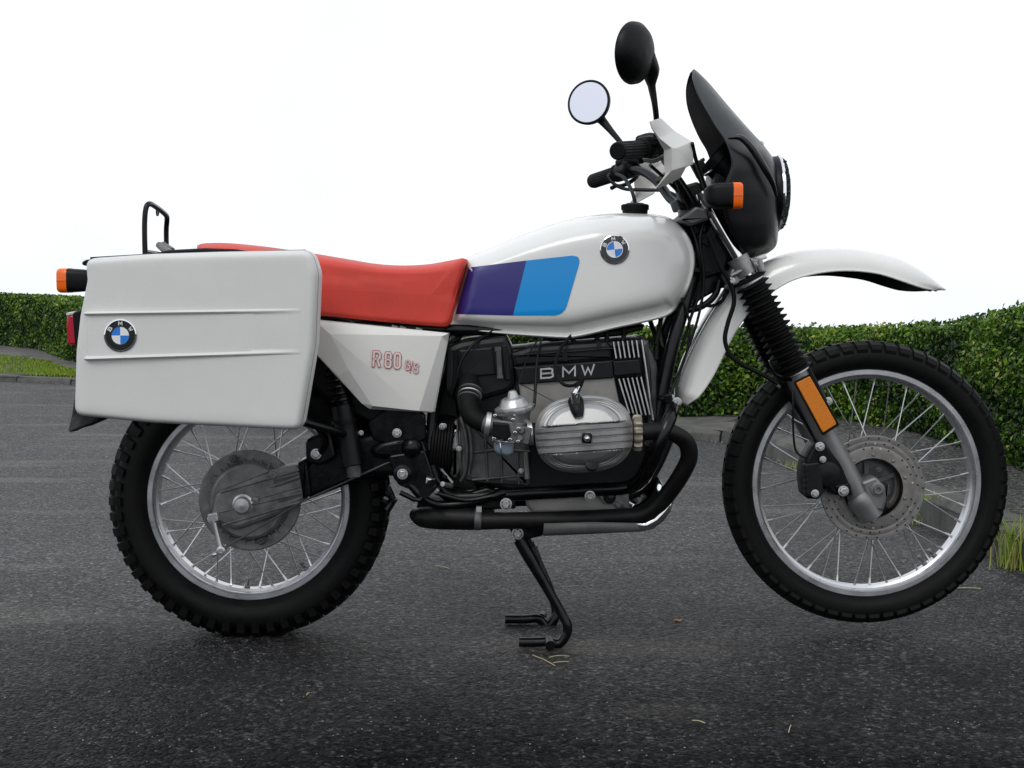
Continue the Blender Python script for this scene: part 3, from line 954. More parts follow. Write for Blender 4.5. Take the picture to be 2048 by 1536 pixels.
for (a, b, w) in (((440, 985), (598, 940), .003), ((470, 1010), (604, 972), .0022), ((540, 974), (604, 952), .003), ((440, 1024), (607, 985), .0024), ((445, 1050), (600, 1004), .003), ((548, 985), (606, 968), .0022)):
    m.add(tube([P(*a, -.1245), P(*b, -.128)], w, 8, 0))
m.obj('rib', CAST, fd, 60)
m = MB()
m.add(plate([(546, 962), (594, 948), (598, 960), (550, 975)], -.1275, -.12, .001, 1)); m.add(plate([(555, 996), (600, 983), (602, 992), (558, 1006)], -.1275, -.12, .001, 1))
m.obj('recess', CASTD, fd)
one('axle_cap', lathe([(.02, M(22, -.12)), (-.008, M(21, -.12)), (-.010, M(17, -.12)), (-.020, M(17, -.12)), (-.025, M(14.5, -.12)), (-.0265, .0001)], P(487, 1008, -.118), (0, 1, 0), 32), ALU, fd, 35)
bolt('fill_plug', 468, 918, -.09, 7, .009, CASTD, fd); bolt('drain_plug', 523, 1081, -.09, 7, .009, CASTD, fd)
bolt('boss', 547, 950, -.13, 8, .007, CAST, fd); one('plug', lathe([(0, .008), (-.006, .007), (-.007, .0001)], P(512, 999, -.125), (0, 1, 0), 16), CAST, fd)
m = MB()
m.add(tube([P(425, 1040, -.135), P(432, 1062, -.137), P(441, 1098, -.137)], [.0095, .006, .0075], 10, 0))
m.add(lathe([(.025, .011), (-.006, .011), (-.008, .009), (-.008, .005), (-.004, .0045), (-.004, 0)], P(425, 1038, -.135), (0, 1, 0), 20))
m.add(plate([(414, 1030), (434, 1025), (437, 1042), (420, 1046)], -.143, -.12, .002, 2))
m.add(lathe([(.008, .0105), (-.008, .0105), (-.009, .008), (-.009, .004), (-.004, .0035), (-.004, 0)], P(443, 1101, -.137), (0, 1, 0), 20))
arm = m.obj('brake_arm', ALU, bike, 40)
one('pivot', tube([P(425, 1112, -.137), P(436, 1106, -.137)], .004, 8, 0), STEEL, arm)
one('brake_rod', tube([P(430, 1108, -.13), P(600, 1005, -.13), P(770, 928, -.12), P(840, 905, -.1)], .0022, 8, 0), CASTD, bike)

# ---------------------------------------------------------------- swing arm, shock, rear frame
sw = MB()
sw.add(plate([(596, 938), (640, 905), (700, 878), (740, 868), (800, 858), (880, 850), (905, 870), (905, 940), (860, 958), (760, 952), (700, 968), (620, 1000), (606, 985)], -.115, -.03, .014, 12))
swing = sw.obj('swing_arm', FRAME, bike, 50)
one('housing', plate([(738, 898), (758, 884), (800, 876), (850, 880), (862, 905), (852, 925), (800, 922), (745, 915)], -.128, -.1, .012, 12), FRAME, swing, 50)
one('pivot_cap', lathe([(.02, .026), (-.004, .025), (-.012, .021), (-.018, .012), (-.019, .0001)], P(824, 896, -.125), (0, 1, 0), 28), FRAME, swing, 60)
m = MB()
for i in range(7):
    t = i / 6
    cc = P(868 + 34 * t, 888 + 4 * t, -.06)
    R = M(62, -.06) * (1 + .0 * t)
    m.add(lathe([(-.006, R * .90), (-.002, R), (.002, R), (.006, R * .90)], cc, (1, 0, -.1), 36, closed=False))
m.obj('drive_gaiter', RUB, swing, 60)
# mounting flange of the neck
one('neck_clamp', plate([(595, 925), (612, 917), (622, 990), (606, 1000)], -.135, -.05, .004, 3), FRAME, swing, 40)
sh = MB()
a, b = P(690, 800, -.16), P(708, 935, -.16)
sh.add(tube([P(676, 735, -.11), P(690, 812, -.115)], .017, 16, 0))
sh.add(tube([P(685, 815, -.13), P(690, 845, -.14), P(706, 932, -.16)], [M(22, -.16)] * 3, 20, 0))
shock = sh.obj('shock_absorber', BLKP, bike, 50)
m = MB()
for i in range(7):
    p = P(668 + i * 3.2, 735 + i * 13, -.115)
    m.add(lathe([(-.004, .020), (-.002, .026), (.002, .026), (.004, .020)], p, (P(690, 812, -.16) - P(676, 735, -.15)), 20))
m.obj('spring', FRAME, shock, 60)
one('collar', tube([P(706, 930, -.16), P(709, 952, -.16)], [M(15, -.16)] * 2, 16, 0), CASTD, shock, 40)
m = MB().add(box(P(702, 945, -.165), .006, .02, .022)).add(box(P(718, 943, -.165), .006, .02, .022))
m.obj('clevis', CASTD, shock)
one('collar', lathe([(-.004, M(25, -.16)), (.004, M(25, -.16))], P(688, 842, -.16), (P(708, 935, 0) - P(690, 800, 0)), 24), BLKP, shock)

fr = MB()
def T(pts, r, n=12, s=6): fr.add(tube([P(*p) for p in pts], r, n, s))
# near-side frame tubes, then their twins
T([(1398, 470, -.03), (1384, 560, -.06), (1352, 665, -.09), (1330, 760, -.10), (1312, 850, -.105), (1296, 930, -.11), (1262, 972, -.11), (1180, 980, -.11), (1040, 988, -.11), (940, 995, -.11), (900, 992, -.11), (876, 965, -.11), (862, 930, -.11)], .0155)
T([(1375, 455, -.02), (1300, 585, -.06), (1150, 640, -.07), (960, 660, -.08), (700, 640, -.1), (420, 560, -.1), (250, 545, -.1)], .013)
T([(700, 640, -.1), (760, 740, -.11), (795, 820, -.11), (840, 930, -.11), (870, 965, -.11)], .015)
T([(905, 665, -.07), (893, 720, -.09), (870, 800, -.1), (862, 900, -.11)], .014)
T([(790, 925, -.12), (805, 945, -.12), (840, 990, -.13), (880, 1010, -.13), (950, 1003, -.13), (1010, 985, -.12)], .010)
frame = fr.obj('frame', FRAME, bike, 60)
mirrored(frame)
for q_, y0_, y1_, be_, r_ in (([(735, 845), (775, 815), (812, 800), (850, 830), (852, 880), (800, 895), (745, 880)], -.125, -.10, .004, 6), ([(775, 912), (850, 900), (870, 960), (835, 985), (795, 970)], -.135, -.10, .004, 8), ([(610, 880), (660, 862), (672, 915), (640, 932), (612, 925)], -.15, -.09, .006, 8)):
    one('frame_bracket', plate(q_, y0_, y1_, be_, r_), FRAME, bike, 40)
m = MB().add(tube([P(600, 842, -.24), P(660, 860, -.2), P(700, 872, -.15)], .009, 10, 0)).add(tube([P(632, 850, -.22), P(650, 880, -.17), P(640, 905, -.15)], .008, 10, 4))
m.obj('pannier_bracket', FRAME, bike, 60)
for (x, y, d, r) in ((794, 866, -.15, 7), (805, 948, -.14, 8), (632, 908, -.155, 8), (722, 866, -.14, 4), (885, 853, -.12, 5)): bolt('bolt', x, y, d, r, .006, ALU, bike)
one('boss', lathe([(0, .022), (-.006, .021), (-.008, .016), (-.008, .001)], P(805, 948, -.132), (0, 1, 0), 24), FRAME, bike)
# gear pedal side clutter around the foot rest
m = MB()
m.add(plate([(852, 955), (870, 960), (872, 975), (880, 982), (872, 990), (850, 976)], -.15, -.11, .003, 3))
m.add(tube([P(885, 968, -.16), P(902, 972, -.12)], .006, 8, 0)); m.add(tube([P(882, 938, -.13), P(905, 965, -.12)], .003, 8, 0))
m.obj('foot_rest_hinge', ALU, bike)
one('foot_rest', MB().add(tube([P(866, 968, -.13), P(848, 985, -.28)], .013, 12, 0)).v and tube([P(866, 968, -.13), P(850, 985, -.27)], .013, 12, 0), RUB, bike)
m = MB().add(tube([P(870, 985, -.14), P(930, 1000, -.14), P(985, 992, -.14)], .0055, 8, 4)).add(tube([P(775, 975, -.12), P(785, 1000, -.12), P(775, 1020, -.12)], .008, 8, 3))
m.add(tube([P(860, 965, -.15), P(840, 1000, -.15), P(800, 985, -.15)], .006, 8, 3))
m.obj('brake_pedal', FRAME, bike)
m = MB()
for (cx, cy, r) in ((778, 985, .010), (790, 1000, .008), (770, 1000, .009), (890, 952, .008)): m.add(box(P(cx, cy, -.12), r * 1.4, .03, r, Matrix.Rotation(.5, 3, 'Y')))
m.obj('brake_switch', BLKP, bike, mods=(('bevel', .001, 1),))

# rear mudguard (an arched shell) with its flap
m = MB()
rs = []
for i in range(18):
    a = math.radians(143 - i * 7.0)
    rr = .372
    cxx = RC + Vector((math.cos(a) * rr, 0, math.sin(a) * rr))
    d = Vector((math.cos(a), 0, math.sin(a)))
    rs.append([cxx - d * .05 + Vector((0, -.078, 0)), cxx - d * .006 + Vector((0, -.074, 0)), cxx + Vector((0, -.05, 0)), cxx + d * .006, cxx + Vector((0, .05, 0)), cxx - d * .006 + Vector((0, .074, 0)), cxx - d * .05 + Vector((0, .078, 0))])
m.add(rings(rs, False, False, closed=False))
m.obj('rear_mudguard', BLKP, bike, 50, mods=(('solid', .003, 0),))
m = MB()
st = [((150, 800), (200, 800)), ((147, 825), (205, 828)), ((139, 858), (196, 842)), ((138, 862), (150, 861))]
rs = []
for (a, b) in st:
    A, B = P(*a, 0), P(*b, -.07)
    rs.append([B, A.lerp(B, .45) + Vector((0, -.012, 0)), A, Vector((A.lerp(B, .45).x, -(A.lerp(B, .45).y - .012), A.lerp(B, .45).z)), Vector((B.x, -B.y, B.z))])
m.add(rings(rs, False, False, closed=False))
m.obj('mud_flap', RUB, bike, 60, mods=(('solid', .004, 0),))
one('battery_tray', plate([(868, 672), (905, 672), (918, 850), (862, 862)], -.06, .06, .004, 4), BLKP, bike)
one('inner_guard', plate([(640, 650), (760, 660), (865, 700), (850, 800), (740, 850), (650, 800), (560, 700)], -.10, .10, .01, 10), BLKP, bike)

# ---------------------------------------------------------------- tail: rack, lights
m = MB()
X = P(290, 500, -.1).x
tp = [Vector((X, -.1, .885)), Vector((X, -.1, .96)), Vector((X + .003, -.098, 1.0)), Vector((X + .008, -.085, 1.013)), Vector((X + .01, -.03, 1.008)), Vector((X + .01, .055, .995)), Vector((X + .006, .085, .985)), Vector((X, .1, .955)), Vector((X, .1, .865))]
m.add(tube(tp, .0062, 12, 5))
for yy in (-.1, .1):
    m.add(tube([Vector((X - .12, yy, .868)), Vector((X - .1, yy, .875)), Vector((X, yy, .882)), Vector((X + .30, yy, .888))], .0062, 10, 4))
for xx in (-.10, .0, .1, .2): m.add(tube([Vector((X + xx, -.1, .884)), Vector((X + xx, .1, .884))], .005, 8, 0))
m.add(tube([Vector((X, -.1, .905)), Vector((X, .1, .9))], .005, 8, 0))
rack = m.obj('luggage_rack', FRAME, bike, 60)
one('eyelet', lathe([(-.002, .009), (.002, .009), (.002, .0055), (-.002, .0055)], Vector((X + .01, -.02, .997)), (1, 0, 0), 16, closed=True), FRAME, rack)
m = MB().add(tube([P(318, 490, -.05), P(330, 500, -.08), P(345, 508, -.12)], .008, 8, 3)).add(tube([P(326, 488, -.03), P(345, 500, -.08)], .006, 8, 0))
m.obj('strap_buckle', CAST, rack)
one('rack_rail', plate([(163, 524), (172, 519), (290, 512), (300, 522), (172, 532), (164, 530)], -.165, -.12, .003, 3), BLKP, rack, 40)
def indicator(px0, px1, lens_left, yc, py0, py1, name):
    """rounded black housing with an orange lens at one end, axis fore and aft"""
    hh = M((py1 - py0) / 2, yc); zc = P(0, (py0 + py1) / 2, yc).z
    xs_ = [P(px, 500, yc).x for px in (px0, px1)]
    def sec(x, k, hw=.030): return [Vector((x, yc + hw * k * math.copysign(abs(math.cos(a)) ** .45, math.cos(a)), zc + hh * k * math.copysign(abs(math.sin(a)) ** .45, math.sin(a)))) for a in [2 * PI * i / 28 for i in range(28)]]
    return xs_, sec
def build_ind(x0, x1, xl0, xl1, yc, py0, py1, bulb):
    _, sec = indicator(x0, x1, True, yc, py0, py1, '')
    g = lambda px: P(px, 400, yc).x
    a, b = g(x0), g(x1)              # housing from back (rounded) a to lens b
    rs = []
    L = b - a
    for t, k in ((0, .05), (.03, .35), (.10, .62), (.22, .82), (.38, .94), (.55, .99), (1, 1)): rs.append(sec(a + L * t, k if bulb else max(k, .0) * .25 + .72 * (1 if t else .0) + .0))
    if not bulb: rs = [sec(a, .8), sec(a + L * .1, .86), sec(a + L * .6, .95), sec(b, 1.0)]
    o = one('indicator', rings(rs), BLKP, bike, 50)
    la, lb = g(xl0), g(xl1)
    l = one('lens', rings([sec(la, 1.02), sec(la + (lb - la) * .8, 1.02), sec(lb, .93)]), ORANGE, o, 50)
    zc = P(0, (py0 + py1) / 2, yc).z
    r = one('lens_rib', box(((la + lb) / 2, yc, zc), abs(lb - la) * .9, .0635, .0022), ORANGE, o)
    mo = mirrored(o)
    mirrored(l, mo); mirrored(r, mo)
    return o
build_ind(185, 137, 137, 117, -.20, 537, 585, False)
build_ind(1406, 1463, 1463, 1482, -.24, 366, 418, True)
m = MB().add(tube([P(165, 560, -.20), P(200, 562, 0)], .009, 10, 0)).add(tube([P(200, 562, 0), Vector((P(165, 560, -.20).x, .2, P(165, 560, -.20).z))], .009, 10, 0))
m.obj('indicator_stem', BLKP, bike)
m = MB().add(tube([P(1440, 392, -.22), P(1450, 405, -.1), P(1455, 410, 0)], .008, 10, 0)).add(tube([P(1455, 410, 0), P(1450, 405, -.1) * 1 + Vector((0, .2, 0))], .008, 10, 0))
m.obj('indicator_stem', BLKP, bike)
tl = one('tail_light', plate([(148, 628), (215, 622), (220, 690), (150, 688), (146, 650)], -.055, .055, .006, 6, ref=0), REDL, bike, 40)
one('light_housing', plate([(160, 624), (230, 600), (240, 700), (165, 690)], -.06, .06, .004, 6, ref=0), BLKP, tl)
one('lip', plate([(147, 625), (165, 621), (166, 628), (148, 631)], -.057, .057, .002, 1, ref=0), WPLAST, tl)

# ---------------------------------------------------------------- pannier
ol = rnd([(168, 517), (300, 508), (430, 504), (620, 500), (634, 545), (628, 690), (599, 861), (560, 860), (300, 847), (146, 832), (150, 700), (158, 630), (172, 560)], [26, 0, 0, 26, 12, 0, 30, 0, 0, 22, 0, 0, 0], 6)
YN = -.43
w_ = [P(p[0], p[1], YN) for p in ol]
xz = [(p.x, p.z) for p in w_]
ccx = sum(q[0] for q in xz) / len(xz); ccz = sum(q[1] for q in xz) / len(xz)
def PR(d, y): return [Vector((q[0], y, q[1])) for q in inset2(xz, d)]
def PS(s, y, d=.0115): return [Vector((ccx + (q[0] - ccx) * s, y, ccz + (q[1] - ccz) * s)) for q in inset2(xz, d)]
lidr = [PS(.30, YN - .0042), PS(.90, YN - .0042), PS(.965, YN - .0041), PS(.985, YN - .0035, .0095), PR(.0085, YN - .0025), PR(.006, YN - .0005), PR(.0038, YN + .002), PR(.0018, YN + .006), PR(.0006, YN + .012), PR(0, YN + .020)]
lid = one('pannier', rings(lidr), CASE, bike, 60)
one('seam_trim', rings([PR(.004, YN + .018), PR(.0008, YN + .0195), PR(-.0006, YN + .022), PR(-.0006, YN + .026), PR(.0008, YN + .0285), PR(.004, YN + .030)]), mk('trim_grey', (.30, .29, .28), .5, metal=.3), lid, 30)
one('case_shell', rings([PR(.002, YN + .028), PR(-.0012, YN + .033), PR(-.0016, YN + .06), PR(.0005, YN + .085), PR(.008, YN + .11), PR(.014, YN + .18), PR(.024, YN + .205)]), CASE, lid, 60)
# raised band between the two long ribs, fading out towards the front
def band(xl, yt0, yt1, yb0, yb1):
    v, f = [], []
    NU, vs = 44, [0, .005, .022, .042, .065, .09, .14, .5, .86, .91, .935, .958, .978, .995, 1]
    prf = [0, .25, .80, 1.0, .80, .45, .42, .42, .42, .45, .80, 1.0, .80, .25, 0]
    for i in range(NU + 1):
        u = i / NU
        for q, pz in zip(vs, prf):
            top = yt0 + (yt1 - yt0) * u; bot = yb0 + (yb1 - yb0) * u
            px = xl + (600 - xl) * u; py = top + (bot - top) * q
            k = (1 - u) ** .75
            edge = 0.0125 * pz * k if pz not in (.42, .45) else 0.0125 * .42 * k * (1 - u) ** 1.3
            base = YN - .00415
            p = P(px, py, base)
            if u < .04:
                base += (.04 - u) / .04 * .030
            v.append(Vector((p.x, base - edge - .0003, p.z)))
    nv = len(vs)
    for i in range(NU):
        for j in range(nv - 1): f.append([i * nv + j, (i + 1) * nv + j, (i + 1) * nv + j + 1, i * nv + j + 1])
    return v, f
bnd = one('raised_band', band(157, 623, 617, 722, 708), CASE, lid, 50)
hit_p = surf([lid, bnd])
yb = hit_p(240, 671).y
roundel('badge', 240.5, 671, 30.5, lambda a, b, l: P(a, b, yb - l), lid)
m = MB().add(plate([(310, 507), (335, 500), (410, 496), (470, 498), (510, 504), (500, 510), (330, 512)], -.36, -.27, .003, 4))
m.obj('carry_handle', BLKP, lid, 50)
m = MB()
for a, b in (((180, 514), (300, 507)), ((520, 501), (610, 499))): m.add(plate([a, b, (b[0], b[1] + 6), (a[0], a[1] + 6)], -.37, -.35, .001, 0))
m.obj('hinge', BLKG, lid)

# ---------------------------------------------------------------- pillow bodies: tank and seat
def pillow(out, spine, wfun, prof, npt=150):
    """closed body: outline (photo px) shrinks onto a spine while the half width grows by prof(t, side)"""
    o = [Vector((p[0], p[1], 0)) for p in out]
    o = crom(o, 6, True)
    d = [0]
    for i in range(len(o)): d.append(d[-1] + (o[(i + 1) % len(o)] - o[i]).length)
    pts = []
    for k in range(npt):
        s = d[-1] * k / npt; j = 0
        while d[j + 1] < s: j += 1
        t = (s - d[j]) / max(1e-9, d[j + 1] - d[j])
        pts.append(o[j].lerp(o[(j + 1) % len(o)], t))
    sp = [Vector((p[0], p[1], 0)) for p in spine]
    def near(p):
        best = None
        for a, b in zip(sp, sp[1:]):
            ab = b - a; t = max(0, min(1, (p - a).dot(ab) / ab.dot(ab))); q = a + ab * t
            if best is None or (p - q).length < (p - best).length: best = q
        return best
    ns = [near(p) for p in pts]
    # smooth the feet of the outline on the spine
    for _ in range(4): ns = [(ns[i - 1] + ns[i] * 2 + ns[(i + 1) % npt]) / 4 for i in range(npt)]
    ts_ = [0, .012, .03, .05, .08, .11, .15, .2, .26, .33, .42, .52, .64, .78, .9, 1.0]
    near_r, far_r = [], []
    for t in ts_:
        ring = []
        for p, q in zip(pts, ns):
            r = p.lerp(q, t)
            y = -wfun(r.x, r.y) * prof(t, p, r)
            ring.append(P(r.x, r.y, y))
        near_r.append(ring)
    N = npt
    v, f = [], []
    for r in near_r: v += r
    K = len(ts_)
    for i in range(K - 1):
        for k in range(N): f.append([i * N + k, i * N + (k + 1) % N, (i + 1) * N + (k + 1) % N, (i + 1) * N + k])
    base = len(v)
    v2 = [Vector((p.x, -p.y, p.z)) for p in v]
    f2 = [[i + base for i in q][::-1] for q in f]
    v += v2; f += f2
    for k in range(N):       # join the two halves round the edge
        a, b = k, (k + 1) % N
        f.append([b, a, a + base, b + base])
    return v, f
tank_o = [(934, 516), (985, 495), (1050, 468), (1120, 444), (1180, 431), (1240, 426), (1300, 428), (1335, 434), (1360, 449), (1379, 477), (1389, 508), (1387, 545), (1376, 580), (1359, 611), (1335, 632), (1290, 645), (1230, 658), (1180, 670), (1143, 677), (1120, 677), (1060, 673), (1000, 668), (940, 662), (908, 656), (897, 650), (900, 636), (908, 605), (919, 565), (928, 532)]
def low(p):      # 0 on the crown, 1 where the seam flange runs (underside and front)
    a = max(0, min(1, (p.y - 600) / 30))
    b = max(0, min(1, (p.x - 1352) / 22))
    return max(a, b)
def tank_w(x, y):
    return .112 + .038 * max(0, min(1, (x - 930) / 260)) - .012 * max(0, (x - 1300) / 90) ** 2
def tank_prof(t, p, r):
    k = low(p)
    top = (1 - (1 - min(t / .46, 1)) ** 2.3) ** (1 / 2.2)
    # flange, shallow groove above it, then the flank bulges out
    und = p.y > 600 and p.x < 1345
    if und: ks = [(0, .74), (.03, .80), (.05, .79), (.08, .74), (.11, .73), (.15, .76), (.2, .82), (.26, .90), (.33, .96), (.42, .99), (.52, 1), (1, 1)]
    else: ks = [(0, .74), (.03, .80), (.05, .795), (.08, .79), (.11, .81), (.15, .85), (.2, .90), (.26, .94), (.33, .97), (.42, .99), (.52, 1), (1, 1)]
    for (a, b), (c, d) in zip(ks, ks[1:]):
        if a <= t <= c:
            bot = b + (d - b) * (t - a) / (c - a); break
    return top * (1 - k) + bot * k
tank = one('fuel_tank', pillow(tank_o, [(985, 590), (1300, 532)], tank_w, tank_prof), WHITE, bike, 180)
hit_t = surf([tank])
def patch(name, out, mat, parent, hit, lift, step=9.0):
    """decal following the surface: a grid clipped to a rounded quad"""
    o = rnd(out, [3, 22, 20, 8], 8)
    cx = sum(p[0] for p in o) / len(o); cy = sum(p[1] for p in o) / len(o)
    v, f = [], []
    R = [0, .2, .4, .6, .8, .93, 1]
    n = len(o)
    # refine the outline
    oo = []
    for i in range(n):
        a, b = Vector(o[i]), Vector(o[(i + 1) % n]); k = max(1, int((b - a).length / step))
        for j in range(k): oo.append(a.lerp(b, j / k))
    n = len(oo)
    for r in R:
        for p in oo: v.append(hit(cx + (p.x - cx) * r, cy + (p.y - cy) * r, lift))
    for i in range(len(R) - 1):
        for k in range(n): f.append([i * n + k, i * n + (k + 1) % n, (i + 1) * n + (k + 1) % n, (i + 1) * n + k])
    return one(name, (v, f), mat, parent, 180)
def quadpatch(name, fn4, mat, parent, hit, lift, nu=22, nv=14):
    v, f = [], []
    for i in range(nu + 1):
        for j in range(nv + 1):
            x, y = fn4(i / nu, j / nv)
            v.append(hit(x, y, lift))
    for i in range(nu):
        for j in range(nv): f.append([i * (nv + 1) + j, i * (nv + 1) + j + 1, (i + 1) * (nv + 1) + j + 1, (i + 1) * (nv + 1) + j])
    return one(name, (v, f), mat, parent, 180)
quadpatch('navy_stripe', lambda u, w: ((937 + (911 - 937) * w) * (1 - u) + (1053 + (1026 - 1053) * w) * u, (535 + (628 - 535) * w) * (1 - u) + (521 + (631 - 521) * w) * u + 0 * w), NAVY, tank, hit_t, .0010)
def az(u, w):
    x0 = 1053 + (1026 - 1053) * w; y0 = 521 + (631 - 521) * w
    x1 = 1164 + (1128 - 1164) * w; y1 = 509 + (631 - 509) * w
    # rounded front corners
    k = u
    x = x0 * (1 - k) + x1 * k; y = y0 * (1 - k) + y1 * k
    if k > .0:
        c = 18 / 110.0
        for wc, s in ((0, 1), (1, -1)):
            dv = abs(w - wc)
            cu = 1 - (1.0 - math.sqrt(max(0, 1 - (max(0, 1 - dv / c)) ** 2))) * c * 1.05
            if dv < c:
                x = x0 * (1 - k * cu) + x1 * k * cu; y = y0 * (1 - k * cu) + y1 * k * cu
    return x, y
quadpatch('azure_stripe', az, AZURE, tank, hit_t, .0010, 26, 40)
yt = hit_t(1229, 499).y
roundel('badge', 1229, 499, 27.5, lambda a, b, l: hit_t(a, b, l + .0006), tank, 0.12)
# far side stripes are twins
for ch in [c for c in tank.children]: mirrored(ch, tank)
cap = MB()
ct = P(1270, 424, 0)
cap.add(lathe([(-.01, .029), (.004, .030), (.005, .0315), (.016, .0315), (.018, .029), (.0185, .024), (.021, .018), (.021, .0001)], ct, (0, 0, 1), 36))
for k in range(24):
    a = 2 * PI * k / 24
    cap.add(box(ct + Vector((math.cos(a) * .0315, math.sin(a) * .0315, .0105)), .002, .003, .011, Matrix.Rotation(a, 3, 'Z')))
cap.obj('filler_cap', RUB, tank, 35)

seat_o = [(394, 500), (400, 488), (450, 486), (520, 492), (580, 500), (640, 509), (700, 519), (755, 528), (810, 531), (860, 528), (905, 520), (932, 517), (929, 540), (918, 585), (907, 625), (898, 651), (862, 652), (780, 645), (700, 637), (645, 632), (560, 634), (440, 634), (398, 620), (388, 560)]
def seat_prof(t, p, r):
    k = max(0, min(1, (p.y - 560) / 50))
    e = max(0, min(1, (p.x - 905) / 20))
    top = (1 - (1 - min(t / .30, 1)) ** 2.6) ** (1 / 2.6) * .97 + .03 * t
    bot = .93 + .07 * min(1, t / .12)
    return top * (1 - max(k, e * .9)) + bot * max(k, e * .9)
seat = one('seat', pillow(seat_o, [(450, 565), (860, 590)], lambda x, y: .122 + .012 * math.sin(max(0, min(1, (x - 400) / 480)) * PI) * (1 if y > 560 else .8), seat_prof), RED, bike, 180)
hit_s = surf([seat])
m = MB()
m.add(tube([hit_s(x, y, .0002, -.13) for x, y in ((927, 528), (922, 545), (915, 575), (906, 608), (898, 636), (893, 648))], .0011, 6, 3))
m.obj('seam', RED, seat, 60)
m = MB()
prev = None
sp_ = crom([Vector((924, 528, 0)), Vector((917, 548, 0)), Vector((909, 578, 0)), Vector((900, 611, 0)), Vector((890, 646, 0))], 6)
for i in range(len(sp_) - 1):
    a, b = sp_[i], sp_[i].lerp(sp_[i + 1], .6)
    m.add(tube([hit_s(a.x, a.y, .0006), hit_s(b.x, b.y, .0006)], .0005, 4, 0))
m.obj('stitching', REDINK, seat, 60)
one('seat_base', plate([(560, 630), (650, 633), (780, 646), (896, 654), (890, 664), (780, 657), (640, 645), (560, 642)], -.112, .112, .004, 2, ref=-.112), BLKP, seat)
m = MB()
for (x, y) in ((806, 652), (838, 655), (790, 650)): m.add(box(P(x, y + 4, -.118), .014, .02, .007, Matrix.Rotation(.3, 3, 'Y')))
m.obj('seat_catch', CAST, bike)

# ---------------------------------------------------------------- side cover
sv_ = {}
vs = [(630, 641, -.150), (896, 668, -.150), (893, 684, -.140), (868, 822, -.138), (862, 824, -.140), (740, 817, -.150), (724, 806, -.150), (638, 712, -.149), (630, 690, -.150),
      (884, 672, -.158), (838, 822, -.156), (745, 812, -.158), (640, 650, -.157), (697, 739, -.157), (660, 668, -.158), (676, 752, -.151)]
v = [P(*q) for q in vs]
f = [[0, 12, 14, 9, 1], [1, 9, 2], [2, 9, 10, 3], [3, 10, 4], [4, 10, 11, 5], [5, 11, 6], [6, 11, 13, 15], [6, 15, 7], [7, 15, 13, 14, 12, 8], [8, 12, 0], [9, 14, 13, 11, 10]]
k = len(v)
border = [0, 1, 2, 3, 4, 5, 6, 7, 8]
v += [Vector((v[i].x, v[i].y + .03, v[i].z)) for i in border]
for i in range(9):
    a, b = border[i], border[(i + 1) % 9]
    f.append([b, a, k + i, k + (i + 1) % 9])
side = one('side_cover', (v, f), WPLAST, bike, 12, mods=(('solid', .0025, -1), ('bevel', .0025, 3)))
side_m = mirrored(side)
hit_c = surf([side])
def word(parent, name, items, fn, w1, w2, m1, m2, lift=.002):
    m = MB()
    for ch, org, ux, uy in items:
        if w1: glyph(m, ch, org, ux, uy, w1, fn, lift + .0006, 0, .0006)
        if w2: glyph(m, ch, org, ux, uy, w2, fn, lift + .0012, 1, .0006)
    return m.obj(name, [m1, m2], parent, 0)
sh_ = (2.0, 0.9)
items = [('R', (748.5, 703, ), (12, .8), (-1.5, 28)), ('8', (772, 705), (10, .8), (-1, 28.5)), ('0', (790, 706.5), (10.5, .8), (-1, 28.5))]
word(side, 'lettering', items, hit_c, 6.2, 3.9, REDINK, PINK)
items = [('G', (812.5, 721), (7.5, .5), (-1.2, 18)), ('S', (829, 727), (8, .5), (-1.2, 18))]
word(side, 'lettering', items, hit_c, 3.6, 1.9, REDINK, PINK)
word(side, 'lettering', [('/', (821.5, 721), (5, .5), (-1, 25))], hit_c, 1.2, 0, REDINK, PINK)

# ---------------------------------------------------------------- engine
eng = MB()
eng.add(plate([(985, 700), (1290, 676), (1312, 720), (1312, 850), (1300, 930), (1262, 975), (1010, 985), (960, 960), (935, 900), (925, 820)], -.105, .105, .012, 14, ref=-.1))
engine = eng.obj('engine', ENGB, bike, 40)
# beige crankcase flank
one('crankcase', plate([(1036, 764), (1228, 752), (1238, 800), (1250, 850), (1254, 880), (1180, 900), (1066, 880), (1050, 850)], -.135, -.09, .006, 5), BLOCK, engine, 40)
one('cylinder_base', lathe([(.02, M(70, -.14)), (-.012, M(70, -.14)), (-.016, M(66, -.14)), (-.016, .01)], P(1165, 862, -.13), (0, 1, 0), 48), CASTD, engine, 30)
# lettered band and the black starter cover above it
one('name_band', plate([(1030, 736), (1224, 721), (1228, 756), (1038, 769)], -.142, -.1, .003, 3), ENGB, engine, 40)
one('top_cover', plate([(1020, 706), (1060, 694), (1215, 683), (1226, 696), (1226, 722), (1028, 737)], -.130, .11, .010, 6), ENGB, engine, 40)
m = MB()
for (a, b) in (((1028, 711), (1225, 697)), ((1028, 736), (1226, 722))): m.add(tube([P(*a, -.132), P(*b, -.132)], .0022, 8, 0))
m.add(box(P(1197, 690, -.125), .008, .02, .016)); m.add(box(P(1130, 712, -.133), .010, .01, .022))
m.obj('cover_edge', ENGB, engine, 60)
flat = lambda y: (lambda a, b, l: P(a, b, y - l))
m = MB()
for ch, x in (('B', 1082), ('M', 1126), ('W', 1164)):
    yy = 757.5 - (x - 1082) * .083
    glyph(m, ch, (x, yy - 19), (24, -1.9), (0, 18), 3.4, flat(-.1425), .0022, 0, .0022)
m.obj('lettering', ALU, engine, 0)
